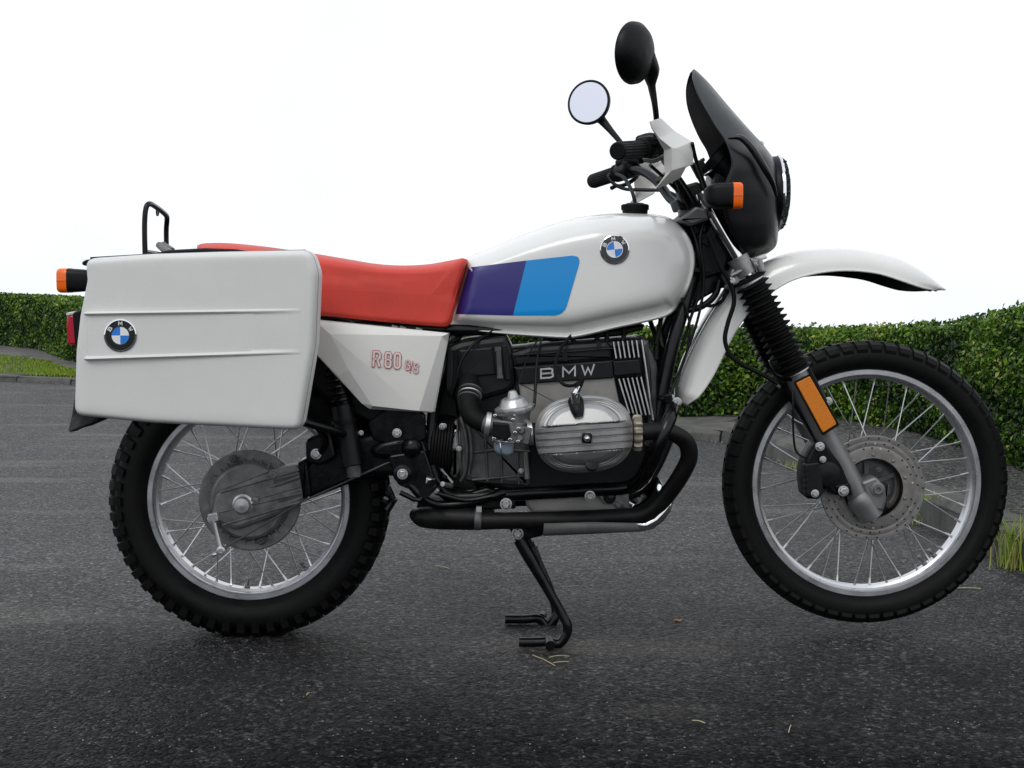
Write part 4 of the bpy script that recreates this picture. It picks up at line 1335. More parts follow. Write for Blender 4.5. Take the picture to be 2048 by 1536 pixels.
# upright cooling louvres at the front corner, bright edges
def lv_mesh(x0, y0, x1, y1, nm):
    m = MB()
    a, b = P(x0, y0, -.128), P(x1, y1, -.128)
    w = M(2.3, -.13)
    d = (b - a).normalized(); s = Vector((d.z, 0, -d.x))
    if s.x < 0: s = -s
    v = [a - s * w, a + s * w, b + s * w, b - s * w]
    o = Vector((0, -.011, 0)); i = Vector((0, .03, 0))
    v = [q + i for q in v] + [a - s * w * .6 + o, a + s * w * .6 + o, b + s * w * .6 + o, b - s * w * .6 + o]
    f = [[4, 5, 6, 7], [0, 1, 5, 4], [1, 2, 6, 5], [2, 3, 7, 6], [3, 0, 4, 7]]
    k = mesh(nm, v, f, [ENGB, ALU], 0, [1, 0, 0, 0, 0])
    return link(nm, k, engine)
for i in range(6):
    lv_mesh(1226 + 9.2 * i, 683 - i * .6, 1232 + 9.0 * i, 716 - i * .4, 'cooling_fin')
for i in range(6):
    lv_mesh(1237 + 8.8 * i, 757 - i * .8, 1258 + 8.2 * i, 830 - i * .2 + (0 if i > 1 else -4), 'cooling_fin')
one('fin_bridge', plate([(1226, 723), (1278, 719), (1282, 747), (1229, 752)], -.143, -.11, .002, 2), ENGB, engine, 40)
one('front_cover', plate([(1282, 676), (1292, 675), (1311, 712), (1316, 740), (1316, 830), (1300, 900), (1292, 840), (1286, 740)], -.124, .124, .016, 8), mk('front_cover_grey', (0.05, 0.05, 0.054), .42, metal=.5, var=.2, rvar=.08), engine, 40)
one('cover_rim', tube([P(1283, 680, -.128), P(1292, 740, -.13), P(1300, 800, -.13), P(1306, 840, -.13)], .0025, 8, 4), ALU, engine, 60)
# air filter box behind
ab = one('air_filter_box', plate([(893, 694), (925, 682), (1012, 672), (1026, 700), (1032, 768), (1020, 784), (965, 800), (932, 812), (905, 800), (890, 780)], -.125, .12, .012, 10), ENGB, bike, 40)
m = MB()
m.add(plate([(918, 700), (985, 694), (992, 750), (922, 756)], -.131, -.12, .004, 4)); m.add(plate([(1002, 690), (1014, 689), (1022, 760), (1010, 762)], -.134, -.12, .003, 2))
m.obj('box_panel', ENGB, ab, 40)
one('clip', plate([(992, 701), (1002, 700), (1005, 752), (995, 753)], -.138, -.12, .001, 2), CASTD, ab)
m = MB().add(box(P(1000, 754, -.138), .014, .004, .006)).add(box(P(996, 698, -.136), .014, .006, .010))
m.obj('clip_hook', CASTD, ab)
m = MB().add(tube([P(910, 700, -.128), P(912, 740, -.13), P(905, 790, -.13)], .006, 8, 3))
m.obj('hose', RUB, ab)
# gearbox bell housing with webs
gb = one('gearbox', lathe([(-.02, .001), (-.022, M(78, -.05)), (.0, M(84, -.05)), (.03, M(86, -.05))], P(925, 895, 0), (1, 0, 0), 48), CAST, bike, 40)
one('bell_housing', plate([(918, 836), (928, 826), (940, 838), (1000, 830), (1062, 850), (1062, 975), (960, 968), (930, 962), (922, 940)], -.118, .11, .014, 8), CASTD, gb, 40)
one('gearbox_case', plate([(885, 848), (918, 838), (922, 940), (912, 962), (888, 940)], -.095, .09, .012, 8), CAST, gb, 40)
m = MB()
m.add(tube([P(921, 834, -.12), P(931, 870, -.128), P(934, 910, -.128), P(930, 945, -.122), P(922, 962, -.11)], .0042, 8, 4))
m.add(tube([P(928, 830, -.122), P(940, 868, -.13), P(943, 912, -.13), P(938, 950, -.122)], .0035, 8, 4))
for (a, b) in (((943, 905), (1000, 899)), ((1000, 899), (1060, 903)), ((970, 850), (975, 962)), ((1000, 860), (1004, 965)), ((1035, 905), (1038, 968)), ((945, 960), (1060, 950))): m.add(tube([P(*a, -.119), P(*b, -.119)], .0032, 8, 0))
m.obj('web', CASTD, gb, 60)
for (x, y) in ((918, 898), (1042, 942), (888, 852)): bolt('bolt', x, y, -.125, 4, .005, ALU, gb)
m = MB().add(plate([(1047, 905), (1056, 905), (1060, 958), (1050, 960)], -.125, -.11, .002, 1))
m.obj('bracket', BLOCK, gb)
# silver starter / neutral plate behind
m = MB().add(plate([(893, 862), (915, 858), (920, 900), (896, 905)], -.105, -.08, .006, 5))
m.obj('inspection_cover', ALU, gb, 40)
# sump
sump = one('oil_sump', plate([(1052, 986), (1075, 978), (1254, 974), (1257, 1018), (1240, 1026), (1064, 1028), (1050, 1008)], -.10, .10, .008, 6), BLOCK, engine, 40)
m = MB()
m.add(plate([(1190, 984), (1256, 976), (1260, 1018), (1236, 1018), (1226, 1008), (1210, 1010)], -.110, -.095, .003, 3))
m.obj('mount_plate', CAST, sump, 40)
one('mount_hole', lathe([(0, M(13, -.11)), (-.0005, M(13, -.11)), (-.0005, .0001)], P(1219, 995, -.1105), (0, 1, 0), 24), BLKP, sump)
bolt('bolt', 1180, 992, -.125, 8, .008, ALU, bike); bolt('bolt', 1012, 1008, -.125, 9, .008, ALU, bike); bolt('bolt', 1035, 1067, -.125, 9, .008, ALU, bike)
bolt('bolt', 1244, 1012, -.11, 3.5, .004, CASTD, sump); bolt('bolt', 1222, 990, -.112, 5, .004, CASTD, sump)
one('engine_bracket', plate([(940, 985), (975, 975), (1000, 985), (1030, 998), (1032, 1018), (960, 1020), (945, 1005)], -.12, -.09, .005, 5), FRAME, bike, 40)

# cylinder: stack of cooling fins between block and head
CX, CY = 1168, 868
TI = math.radians(-4)
def cov(u, v_, y):
    """cover-local px (u right, v down) turned by the engine's slant"""
    return P(CX + u * math.cos(TI) - v_ * math.sin(TI), CY + u * math.sin(TI) + v_ * math.cos(TI), y)
def sup(a, b, n, k, N=72):
    an = 2 * PI * k / N
    c, s = math.cos(an), math.sin(an)
    return a * math.copysign(abs(c) ** (2 / n), c), b * math.copysign(abs(s) ** (2 / n), s)
cyl = one('cylinder', lathe([(0, M(52, -.2)), (-.14, M(52, -.2))], cov(0, 0, -.12), (0, 1, 0), 36), CASTD, bike, 30)
for i in range(8):
    y = -.150 - i * .016
    q = .86 + .0 * i
    r0 = [cov(*sup(80, 62, 2.6, k), y) for k in range(72)]
    r1 = [cov(*sup(80, 62, 2.6, k), y + .0028) for k in range(72)]
    one('cooling_fin', rings([r0, r1]), CAST, cyl, 30)
# head
hd = []
for y, k in ((-.262, .90), (-.272, .97), (-.300, .97)): hd.append([cov(*sup(96 * k, 76 * k, 2.4, j), y) for j in range(72)])
head = one('cylinder_head', rings(hd), CASTD, cyl, 30)
for i in range(3):
    y = -.268 - i * .011
    one('cooling_fin', rings([[cov(*sup(95, 75, 2.4, j), y) for j in range(72)], [cov(*sup(95, 75, 2.4, j), y + .003) for j in range(72)]]), CAST, cyl, 30)
# valve cover
A_, B_ = 98, 77
SE = 2.5
def cprof(r):
    ks = [(0, .064), (.66, .062), (.76, .057), (.785, .051), (.79, .046), (.82, .0445), (.835, .0445), (.84, .039), (.865, .037), (.88, .037), (.885, .031), (.91, .029), (.92, .029), (.925, .023), (.95, .019), (.985, .012), (1, .006), (1.0001, 0), (1.2, 0)]
    for (a, b), (c, d) in zip(ks, ks[1:]):
        if a <= r <= c: return b + (d - b) * (r - a) / max(1e-9, c - a)
    return 0
def hsm(u): return .061 * max(0, 1 - abs(u / A_) ** 3.4) ** .5
def covy(u, v_):
    r = (abs(u / A_) ** SE + abs(v_ / B_) ** SE) ** (1 / SE)
    h = cprof(r)
    # roof-shaped: the face leans back above and below the ribbed waist
    lean = max(0, abs(v_ - 8) - 30) / 42
    h -= .020 * min(1, lean) * (1 if r < .76 else max(0, (1 - r) / .24))
    q = max(0, min(1, (28 - abs(v_ - 8)) / 3))
    h = h * (1 - q) + max(0, hsm(u) - .009) * q
    return -.300 - h
rl = [1.0, .999, .985, .965, .95, .935, .925, .92, .91, .895, .885, .88, .865, .85, .84, .835, .82, .80, .79, .785, .775, .76, .74, .72, .70, .68, .66, .63, .60, .57, .54, .51, .48, .45, .42, .39, .36, .33, .30, .25, .2, .15, .1, .05]
rs = [[cov(*sup(A_, B_, SE, k, 120), -.298) for k in range(120)]]
for r in rl:
    ring = []
    for k in range(120):
        u, v_ = sup(A_ * r, B_ * r, SE, k, 120)
        ring.append(cov(u, v_, covy(u, v_)))
    rs.append(ring)
vc = one('valve_cover', rings(rs, True, True), COVER, cyl, 30)
for v0 in (-13, 1, 15, 29):
    pth_o, pth_i = [], []
    v, f = [], []
    NB = 60
    ue = A_ * (1 - (abs(v0) / B_) ** SE) ** (1 / SE) * .996
    for i in range(NB + 1):
        u = -ue * math.cos(PI * i / NB)
        y = -.300 - hsm(u) - .0035
        for dv, l in ((-5.3, -.012), (-4.7, -.001), (-4.0, 0), (4.0, 0), (4.7, -.001), (5.3, -.012)): v.append(cov(u, v0 + dv, min(-.298, y - l)))
    for i in range(NB):
        for k in range(5): f.append([i * 6 + k, i * 6 + k + 1, (i + 1) * 6 + k + 1, (i + 1) * 6 + k])
    one('rib', (v, f), COVER, vc, 30)
m = MB()
m.add(box(cov(5, 8, -.368), .0205, .024, .0205, Matrix.Rotation(-TI, 3, 'Y')))
m.obj('nut_recess', BLKP, vc, 20, mods=(('bevel', .003, 2),))
one('nut', lathe([(0, .0072), (-.014, .0068), (-.019, .0045), (-.020, .0001)], cov(5, 8, -.378), (0, 1, 0), 8), CHROME, vc, 50)
one('plug_opening', lathe([(.01, .014), (-.005, .014), (-.0055, .0125), (-.0055, .0001)], cov(12, 61, -.345), (-.0, 1, -.45), 24), BLKP, vc, 40)
# spark plug recess, cap and lead
one('plug_slot', tube([cov(-12, -66, -.325), cov(-10, -50, -.352), cov(-8, -36, -.360)], [.017, .015, .010], 14, 3), BLKP, vc, 50)
m = MB()
m.add(tube([cov(-12, -62, -.352), cov(-13, -84, -.352)], [.0085, .0095], 12, 0)).add(tube([cov(-13, -78, -.352), cov(-2, -96, -.352)], [.0085, .007], 12, 0)).add(lathe([(0, .0065), (-.004, .006), (-.004, .003)], cov(-8, -77, -.361), (0, 1, 0), 12))
m.obj('plug_cap', CHROME, vc, 50)
m = MB().add(tube([cov(-6, -90, -.352), cov(4, -110, -.352)], [.0075, .0055], 10, 0)).add(tube([cov(2, -106, -.352), cov(-2, -104, -.35), cov(-16, -98, -.34), cov(-34, -102, -.30), cov(-46, -120, -.25), cov(-46, -148, -.2), cov(-36, -172, -.17), cov(-24, -186, -.14), cov(-10, -200, -.1)], .0038, 8, 5))
m.obj('plug_lead', RUB, vc, 60)
# exhaust nut (finned) at the front of the head, and the pipe
def gear(o, R, r, L, n, ax=(1, 0, 0)):
    v, f = [], []
    N = n * 4
    for h in (0, .2, .8, 1):
        for k in range(N):
            a = 2 * PI * k / N
            rr = (R if k % 4 in (0, 1) else R * .82) * (.94 if h in (0, 1) else 1)
            v.append(Vector(o) + Vector((L * h, rr * math.cos(a), rr * math.sin(a))))
    for i in range(3):
        for k in range(N): f.append([i * N + k, i * N + (k + 1) % N, (i + 1) * N + (k + 1) % N, (i + 1) * N + k])
    f += [list(range(N))[::-1], [3 * N + k for k in range(N)]]
    return v, f
nut_c = P(1266, 866, -.27)
one('exhaust_nut', gear(nut_c, M(37, -.27), .02, .018, 13), RUSTF, cyl, 30)
for ch in [c for c in cyl.children]:
    pass
ex_pts = [(1278, 866, -.27), (1310, 862, -.265), (1345, 866, -.255), (1372, 884, -.24), (1378, 915, -.225), (1362, 950, -.21), (1338, 985, -.19), (1312, 1014, -.175), (1282, 1030, -.165), (1240, 1034, -.16), (1100, 1040, -.16), (950, 1042, -.16)]
ex = one('exhaust_pipe', tube([P(*q) for q in ex_pts], .0192, 20, 6), EXH, bike, 60)
one('clamp', lathe([(-.008, .022), (-.006, .0235), (.006, .0235), (.008, .022)], P(956, 1040, -.16), (1, 0, -.03), 24), CASTD, ex, 40)
one('clamp_lug', box(P(958, 1018, -.165), .012, .014, .012), ALU, ex)
mirrored(ex)
one('silencer', tube([P(985, 1040, -.14), P(940, 1038, -.13), P(880, 1036, -.12), P(845, 1034, -.10), P(828, 1028, -.08)], [.022, .0255, .0265, .024, .014], 20, 4), EXH, bike, 60)
one('collector_box', plate([(835, 1000), (980, 1005), (990, 1050), (940, 1056), (845, 1054), (830, 1035)], -.09, .09, .015, 10), EXH, bike, 50)
# mirrored far cylinder group
cyl2 = mirrored(cyl)
for ch in list(cyl.children):
    if ch.name.startswith(('valve_cover', 'cylinder_head', 'exhaust_nut')): mirrored(ch, cyl2)

# ---------------------------------------------------------------- carburettor and intake
CA = Vector((-.16, -.10, 1)).normalized()       # throat axis leans back slightly
cc = P(1030, 818, -.235)
pxm = M(1, -.235)
carb = one('carburettor', lathe([(-46 * pxm, 20 * pxm), (-34 * pxm, 26 * pxm), (-20 * pxm, 27 * pxm), (-6 * pxm, 33 * pxm), (-5 * pxm, 40 * pxm), (-1 * pxm, 41 * pxm), (0, 38 * pxm), (1.5 * pxm, 38 * pxm), (2.5 * pxm, 41 * pxm), (6 * pxm, 40.5 * pxm), (8 * pxm, 33 * pxm), (10 * pxm, 31 * pxm), (22 * pxm, 25 * pxm), (24 * pxm, 21 * pxm), (25 * pxm, 12 * pxm), (36 * pxm, 8.5 * pxm), (38 * pxm, 6 * pxm), (38 * pxm, .0001)], cc, CA, 12), mk('carb_aluminium', (.50, .50, .50), .34, metal=.8, var=.2, rvar=.1, bump=.3, bscale=500), bike, 28)
m = MB()
m.add(box(P(1015, 862, -.25), 58 * pxm, .045, 42 * pxm, Matrix.Rotation(.12, 3, 'Y')))
m.add(box(P(1048, 868, -.245), 26 * pxm, .05, 34 * pxm, Matrix.Rotation(.2, 3, 'Y')))
m.add(lathe([(0, 8 * pxm), (-.006, 7 * pxm), (-.006, 0)], P(1042, 860, -.275), (0, 1, 0), 12)); m.add(lathe([(0, 6 * pxm), (-.004, 6 * pxm), (-.004, 0)], P(1040, 876, -.275), (0, 1, 0), 12))
m.obj('body', CAST, carb, mods=(('bevel', .003, 2),))
m = MB()
m.add(plate([(985, 845), (1018, 848), (1022, 872), (1010, 882), (985, 874)], -.286, -.26, .003, 3))
m.obj('choke_cover', BLKP, carb, 40)
for (x, y) in ((988, 878), (1004, 879), (1020, 880), (1037, 858), (1036, 884), (1030, 866), (990, 832), (1026, 840)): bolt('screw', x, y, -.281, 3, .004, CHROME, carb)
one('float_bowl', plate([(986, 882), (1030, 886), (1028, 908), (1018, 914), (996, 910), (988, 902)], -.275, -.215, .006, 5), BOWL, carb, 40)
m = MB().add(tube([P(1000, 882, -.277), P(1003, 912, -.277)], .0014, 6, 0)).add(tube([P(984, 881, -.275), P(1034, 886, -.275)], .0028, 8, 0))
m.obj('bail_clip', STEEL, carb)
one('intake_clamp', lathe([(-.006, M(24, -.23)), (-.005, M(25, -.23)), (.005, M(25, -.23)), (.006, M(24, -.23))], P(976, 849, -.22), (1, 0, -.15), 28), ALU, bike, 40)
one('intake_clamp', lathe([(-.0055, M(24, -.23)), (-.005, M(25, -.23)), (.005, M(25, -.23)), (.0055, M(24, -.23))], P(1061, 866, -.24), (1, 0, .12), 28), ALU, bike, 40)
one('intake_stub', tube([P(1040, 862, -.235), P(1090, 872, -.24)], M(22, -.24), 20, 0), BLKP, bike, 40)
one('carburettor_throat', tube([P(970, 848, -.22), P(1000, 856, -.23), P(1040, 862, -.235)], M(21, -.24), 20, 0), CASTD, bike, 40)
hose = one('intake_hose', tube([P(936, 762, -.13), P(939, 785, -.16), P(936, 805, -.18), P(943, 830, -.20), P(958, 843, -.215), P(978, 850, -.22)], [.024, .025, .024, .022, .0205, .021], 24, 5), RUB, bike, 60)
for (x, y, dd) in ((941, 783, -.16), (940, 791, -.165), (938, 799, -.172)):
    one('hose_ring', lathe([(-.003, .0235), (-.0015, .027), (.0015, .027), (.003, .0235)], P(x, y, dd), P(936, 805, -.18) - P(939, 785, -.16), 28), CASTD if y != 791 else ALU, hose, 50)
m = MB()
m.add(tube([P(1034, 780, -.26), P(1042, 750, -.22), P(1062, 700, -.15), P(1080, 676, -.12)], .0017, 6, 4))
m.add(tube([P(1068, 812, -.235), P(1070, 795, -.23), P(1071, 770, -.21), P(1074, 720, -.17), P(1080, 690, -.13), P(1084, 676, -.12)], [.0035, .0035, .0038, .0024, .0024, .0024], 7, 4))
m.add(tube([P(985, 662, -.09), P(945, 690, -.14), P(922, 725, -.15), P(912, 765, -.15), P(905, 790, -.14)], .0030, 7, 5))
m.obj('throttle_cable', CABLE, bike, 60)
# breather / wiring under the tank
m = MB()
for q in ([(1140, 668, -.09), (1150, 690, -.1), (1148, 712, -.12)], [(1192, 655, -.08), (1195, 672, -.09), (1190, 690, -.1)], [(1212, 650, -.09), (1214, 670, -.09), (1212, 690, -.1)], [(1246, 648, -.09), (1248, 665, -.09), (1246, 685, -.1)], [(930, 660, -.06), (915, 678, -.08), (885, 690, -.1)],
          [(1300, 640, -.05), (1312, 680, -.09), (1312, 720, -.11)], [(1322, 636, -.08), (1318, 660, -.09), (1312, 690, -.1)]):
    m.add(tube([P(*z) for z in q], .0055, 8, 4))
m.obj('wiring_harness', RUB, bike, 60)
one('coil_bracket', plate([(1080, 672), (1240, 658), (1290, 648), (1285, 660), (1240, 672), (1100, 684)], -.07, .07, .004, 4), BLKP, bike)

# ---------------------------------------------------------------- crash bar, skid plate, centre stand
m = MB()
m.add(tube([P(1350, 808, -.20), P(1338, 840, -.255), P(1322, 880, -.27), P(1304, 925, -.25), P(1284, 962, -.17), P(1262, 978, -.12)], [.0125, .0155, .0155, .0155, .014, .012], 16, 6))
m.add(tube([P(1350, 806, -.20), P(1350, 804, 0)], .011, 12, 0))
crash = m.obj('crash_bar', BLKG, bike, 60)
mirrored(crash)
bolt('bolt', 1354, 804, -.21, 7, .01, ALU, crash)
m = MB().add(tube([P(1318, 796, -.13), P(1340, 800, -.17), P(1352, 806, -.2)], .006, 8, 3)).add(plate([(1330, 790), (1344, 788), (1348, 806), (1334, 810)], -.19, -.16, .002, 2))
m.obj('bar_bracket', FRAME, crash)
sk = []
for (a, b) in (((1347, 996), (1340, 1000)), ((1341, 1020), (1326, 1022)), ((1326, 1042), (1308, 1038)), ((1306, 1057), (1290, 1047)), ((1284, 1062), (1272, 1046)), ((1180, 1067), (1180, 1044)), ((1086, 1071), (1088, 1047))):
    A, Bp = P(*a, -.175), P(*b, -.185)
    row = [Bp, A.lerp(Bp, .3) + Vector((0, -.004, 0)), A, Vector((A.x, -.04, A.z - .004)), Vector((A.x, .04, A.z - .004))]
    sk.append(row + [Vector((A.x, -A.y, A.z)), Vector((Bp.x, -Bp.y, Bp.z))])
m = MB()
m.add(rings(sk[:5], False, False, closed=False), 0); m.add(rings(sk[4:], False, False, closed=False), 1)
m.obj('skid_plate', [CHROME, mk('plate_grey', (.10, .10, .10), .5, metal=.3, var=.2)], bike, 60, mods=(('solid', .0025, 0),))
one('stand_bracket', plate([(1012, 1044), (1090, 1044), (1086, 1072), (1060, 1078), (1044, 1090), (1030, 1082)], -.12, -.10, .004, 4), FRAME, bike)
st = MB()
nf = G(1098, 1308); yN = nf.y
zt = .0105
Xn = G(1098, 1304).x
pts_n = [P(1040, 1078, -.12), P(1058, 1112, -.125), P(1092, 1172, -.13), P(1122, 1225, -.135), P(1134, 1248, -.14), P(1133, 1268, -.14), P(1118, 1287, -.14)]
pts_n += [Vector((P(1096, 1298, -.14).x, -.14, .0135)), Vector((P(1070, 1298, -.14).x, -.14, .0125)), Vector((P(1038, 1298, -.14).x, -.14, .0125))]
st.add(tube(pts_n, [.0165, .0155, .0115, .011, .011, .011, .011, .011, .0112, .0112], 14, 6))
stand = st.obj('centre_stand', FRAME, bike, 60)
pts_f = [P(1052, 1078, .1), P(1075, 1122, .1), P(1104, 1192, .09), P(1112, 1222, .085), P(1108, 1240, .08), P(1095, 1254, .08), Vector((P(1078, 1262, .08).x, .08, .0135)), Vector((P(1050, 1262, .08).x, .08, .0125)), Vector((P(1010, 1262, .08).x, .08, .0125))]
one('stand_leg', tube(pts_f, .0112, 14, 6), FRAME, stand, 60)
one('cross_tube', tube([P(1060, 1112, -.12), P(1066, 1112, .1)], .010, 10, 0), FRAME, stand)
one('foot_peg', tube([Vector((P(1097, 1300, -.14).x, -.135, .016)), Vector((P(1100, 1300, -.14).x, -.175, .0135))], [.011, .0115], 14, 0), BLKP, stand, 40)
one('foot_peg', tube([Vector((P(1082, 1250, .08).x, .08, .016)), Vector((P(1086, 1250, .08).x, .115, .014))], [.010, .0105], 14, 0), BLKP, stand, 40)
# return spring
sp = []
a, b = P(1066, 1082, -.105), P(1098, 1172, -.105)
for i in range(160):
    t = i / 159; q = a.lerp(b, t)
    an = i * 1.25
    e1 = Vector((0, 1, 0)); e2 = (b - a).normalized().cross(e1)
    r = .0055 if .12 < t < .9 else .0012
    sp.append(q + (e1 * math.cos(an) + e2 * math.sin(an)) * r)
one('return_spring', tube(sp, .0011, 5, 0), CASTD, stand, 60)

# ---------------------------------------------------------------- front fork
fa, fb = P(1410, 402, -.10), P(1498, 556, -.10)
m = MB().add(tube([P(1400, 385, -.10), P(1500, 558, -.10)], M(13.0, -.1), 20, 0))
sta = m.obj('fork_tube', CHROME, bike, 60)
m = MB()
ga, gb_ = P(1496, 552, -.10), P(1592, 746, -.10)
L = (gb_ - ga).length; n = 16
prof = [(0, M(25, -.1))]
for i in range(n):
    k = i / n; R = M(35 + 1.5 * k, -.1); r = M(25, -.1)
    s = L / n
    prof += [(i * s + s * .15, r), (i * s + s * .5, R), (i * s + s * .62, R), (i * s + s * .9, r)]
prof.append((L, M(26, -.1)))
m.add(lathe(prof, ga, gb_ - ga, 40))
gait = m.obj('fork_gaiter', RUB, bike, 25)
one('band_clamp', lathe([(-.006, M(27, -.1)), (-.005, M(28.5, -.1)), (.005, M(28.5, -.1)), (.006, M(27, -.1))], P(1590, 742, -.1), gb_ - ga, 28), ALU, gait, 40)
m = MB()
m.add(tube([P(1588, 742, -.10), P(1648, 862, -.10), P(1722, 1000, -.10)], [M(24, -.1), M(22.5, -.1), M(23, -.1)], 24, 0))
m.add(tube([P(1712, 988, -.10), P(1722, 1000, -.10), P(1744, 1034, -.10)], [M(23, -.1), M(28, -.1), M(25, -.1)], 24, 3))
m.add(plate([(1722, 965), (1752, 953), (1772, 975), (1774, 1000), (1768, 1022), (1745, 1020)], -.125, -.075, .006, 6))
leg = m.obj('fork_leg', LEG, bike, 40)
m = MB()
m.add(lathe([(.0, M(14, -.13)), (-.004, M(14, -.13)), (-.005, M(11, -.13)), (-.010, M(9, -.13)), (-.010, M(5, -.13)), (-.004, M(4.5, -.13)), (-.004, 0)], P(1755, 978, -.125), (0, 1, 0), 24))
m.obj('axle_nut', CAST, leg, 30)
m = MB().add(plate([(1774, 966), (1780, 972), (1780, 990), (1772, 994)], -.12, -.09, .002, 1))
m.obj('axle_clamp', CASTD, leg)
mirrored(sta); g2 = mirrored(gait); mirrored(leg)
# black rear rib of the leg and brackets
m = MB()
m.add(plate([(1558, 742), (1580, 738), (1655, 880), (1688, 950), (1670, 960), (1640, 900), (1580, 800)], -.10, -.07, .006, 6))
m.add(plate([(1598, 722), (1612, 716), (1655, 800), (1650, 812)], -.10, -.07, .003, 3))
m.add(tube([P(1545, 735, -.08), P(1560, 752, -.1), P(1585, 755, -.12)], .009, 10, 3)); m.add(plate([(1540, 722), (1560, 715), (1568, 738), (1548, 742)], -.11, -.08, .003, 3))
m.obj('fork_brace', BLKG, leg, 40)
m = MB().add(tube([P(1540, 757, -.12), P(1560, 775, -.12)], .0035, 8, 0))
m.obj('hose_clip', ALU, leg)
bolt('bolt', 1657, 802, -.09, 6, .006, ALU, leg)
rf = one('reflector', plate([(1592, 766), (1620, 752), (1674, 848), (1646, 866)], -.138, -.12, .002, 4), REFL, leg, 40)
m = MB()
fo_ = [(1589, 765), (1621, 749), (1677, 849), (1646, 869)]
for i in range(4): m.add(tube([P(*fo_[i], -.135), P(*fo_[(i + 1) % 4], -.135)], .0022, 6, 0))
m.add(plate([(1589, 765), (1621, 749), (1677, 849), (1646, 869)], -.132, -.115, .002, 4))
m.obj('reflector_frame', BLKP, leg)
# brake disc, drilled
dcx, dcy, dy = 1745, 976, -.074
dc = P(dcx, dcy, dy)
RO, RI = M(106, dy), M(70, dy)
one('brake_disc', lathe([(0, RO), (-.0015, RO - .0012), (-.0015, M(97, dy)), (-.0013, M(96, dy)), (-.0015, M(95, dy)), (-.0015, M(86, dy)), (-.0012, M(85, dy)), (-.0015, M(84, dy)), (-.0015, RI + .004), (-.0012, RI), (.004, RI), (.004, RO)], dc, (0, 1, 0), 96, closed=True), DISC, fw.parent, 30)
disc = bpy.data.objects['brake_disc']
m = MB()
m.add(lathe([(.002, M(74, dy)), (-.004, M(74, dy)), (-.004, M(61, dy)), (-.002, M(60, dy)), (.03, M(56, dy)), (.03, M(20, dy))], dc, (0, 1, 0), 72))
m.obj('disc_carrier', DISC, disc, 30)
one('carrier_rim', lathe([(-.003, M(60.5, dy)), (-.005, M(60, dy)), (-.005, M(58, dy)), (.01, M(57, dy))], dc, (0, 1, 0), 72), BLKP, disc, 30)
dm = None
for ringi, (rr, nn, off) in enumerate(((101, 30, 0), (91, 30, .33), (81, 30, .66))):
    for k in range(nn):
        if (k % 5) == 4: continue
        a = 2 * PI * (k + off) / nn
        if dm is None:
            dm = mesh('drill_hole', *lathe([(.001, .0024), (-.0002, .0024), (-.0001, .0018), (-.0001, .0001)], (0, 0, 0), (0, 1, 0), 10), mk('hole_dark', (.02, .018, .016), .8), 40)
            dm2 = dm.copy(); dm2.materials.clear(); dm2.materials.append(mk('hole_bright', (.5, .45, .36), .5))
        o = link('drill_hole', dm2 if random.random() < .10 else dm, disc)
        o.location = dc + Vector((M(rr, dy) * math.cos(a), -.0016, M(rr, dy) * math.sin(a)))
rv = mesh('rivet', *lathe([(.001, .0044), (-.001, .0042), (-.0025, .0028), (-.0028, .0001)], (0, 0, 0), (0, 1, 0), 12), CAST, 50)
for k in range(10):
    a = 2 * PI * k / 10 + .32
    o = link('rivet', rv, disc); o.location = dc + Vector((M(68, dy) * math.cos(a), -.004, M(68, dy) * math.sin(a)))
# hub face with spokes cast in, seen through the carrier
m = MB()
hc = P(1733, 970, -.05)
m.add(lathe([(.02, .07), (.0, .066), (-.004, .055), (.0, .03), (-.02, .026), (-.026, .022), (-.026, .0001)], hc, (0, 1, 0), 48))
for k in range(5):
    a = 2 * PI * k / 5 + .4
    m.add(box(hc + Vector((math.cos(a) * .042, -.004, math.sin(a) * .042)), .05, .012, .010, Matrix.Rotation(-a, 3, 'Y')))
hubf = m.obj('hub_face', CASTD, bike, 35)
for (x, y) in ((1757, 940), (1775, 1010)): bolt('bolt', x, y, -.065, 5, .006, CASTD, hubf)
# caliper
m = MB()
m.add(plate([(1612, 918), (1628, 890), (1648, 880), (1662, 898), (1688, 925), (1704, 970), (1690, 990), (1668, 992), (1650, 975), (1640, 1000), (1612, 998), (1606, 960)], -.125, -.04, .008, 8))
cal = m.obj('brake_caliper', BLKP, bike, 40)
one('piston_cap', lathe([(0, M(26, -.13)), (-.006, M(25, -.13)), (-.008, M(21, -.13)), (-.008, .0001)], P(1655, 948, -.125), (0, 1, 0), 28), ENGB, cal, 40)
one('pad_cover', plate([(1608, 928), (1640, 924), (1648, 985), (1640, 994), (1610, 992)], -.138, -.12, .004, 5), ENGB, cal, 40)
for i in range(5):
    one('pad_fin', box(P(1612, 938 + i * 11, -.132), .010, .02, .004), ENGB, cal)
for (x, y, r) in ((1640, 893, 7), (1646, 919, 5), (1630, 987, 6), (1687, 982, 8)): bolt('bolt', x, y, -.138, r, .008, ALU, cal)
one('caliper_lug', plate([(1668, 972), (1700, 965), (1706, 990), (1682, 996)], -.13, -.10, .004, 5), BLKP, cal)
one('brake_line', tube([P(1587, 758, -.10), P(1586, 800, -.12), P(1587, 870, -.12), P(1594, 905, -.12), P(1620, 920, -.12)], .0025, 8, 5), CABLE, bike, 60)
one('brake_hose', tube([P(1418, 470, -.11), P(1440, 530, -.12), P(1462, 570, -.12), P(1468, 605, -.12), P(1456, 645, -.12), P(1450, 680, -.12), P(1462, 712, -.12), P(1490, 732, -.12), P(1530, 752, -.12), P(1556, 768, -.12)], .0052, 10, 6), RUB, bike, 60)

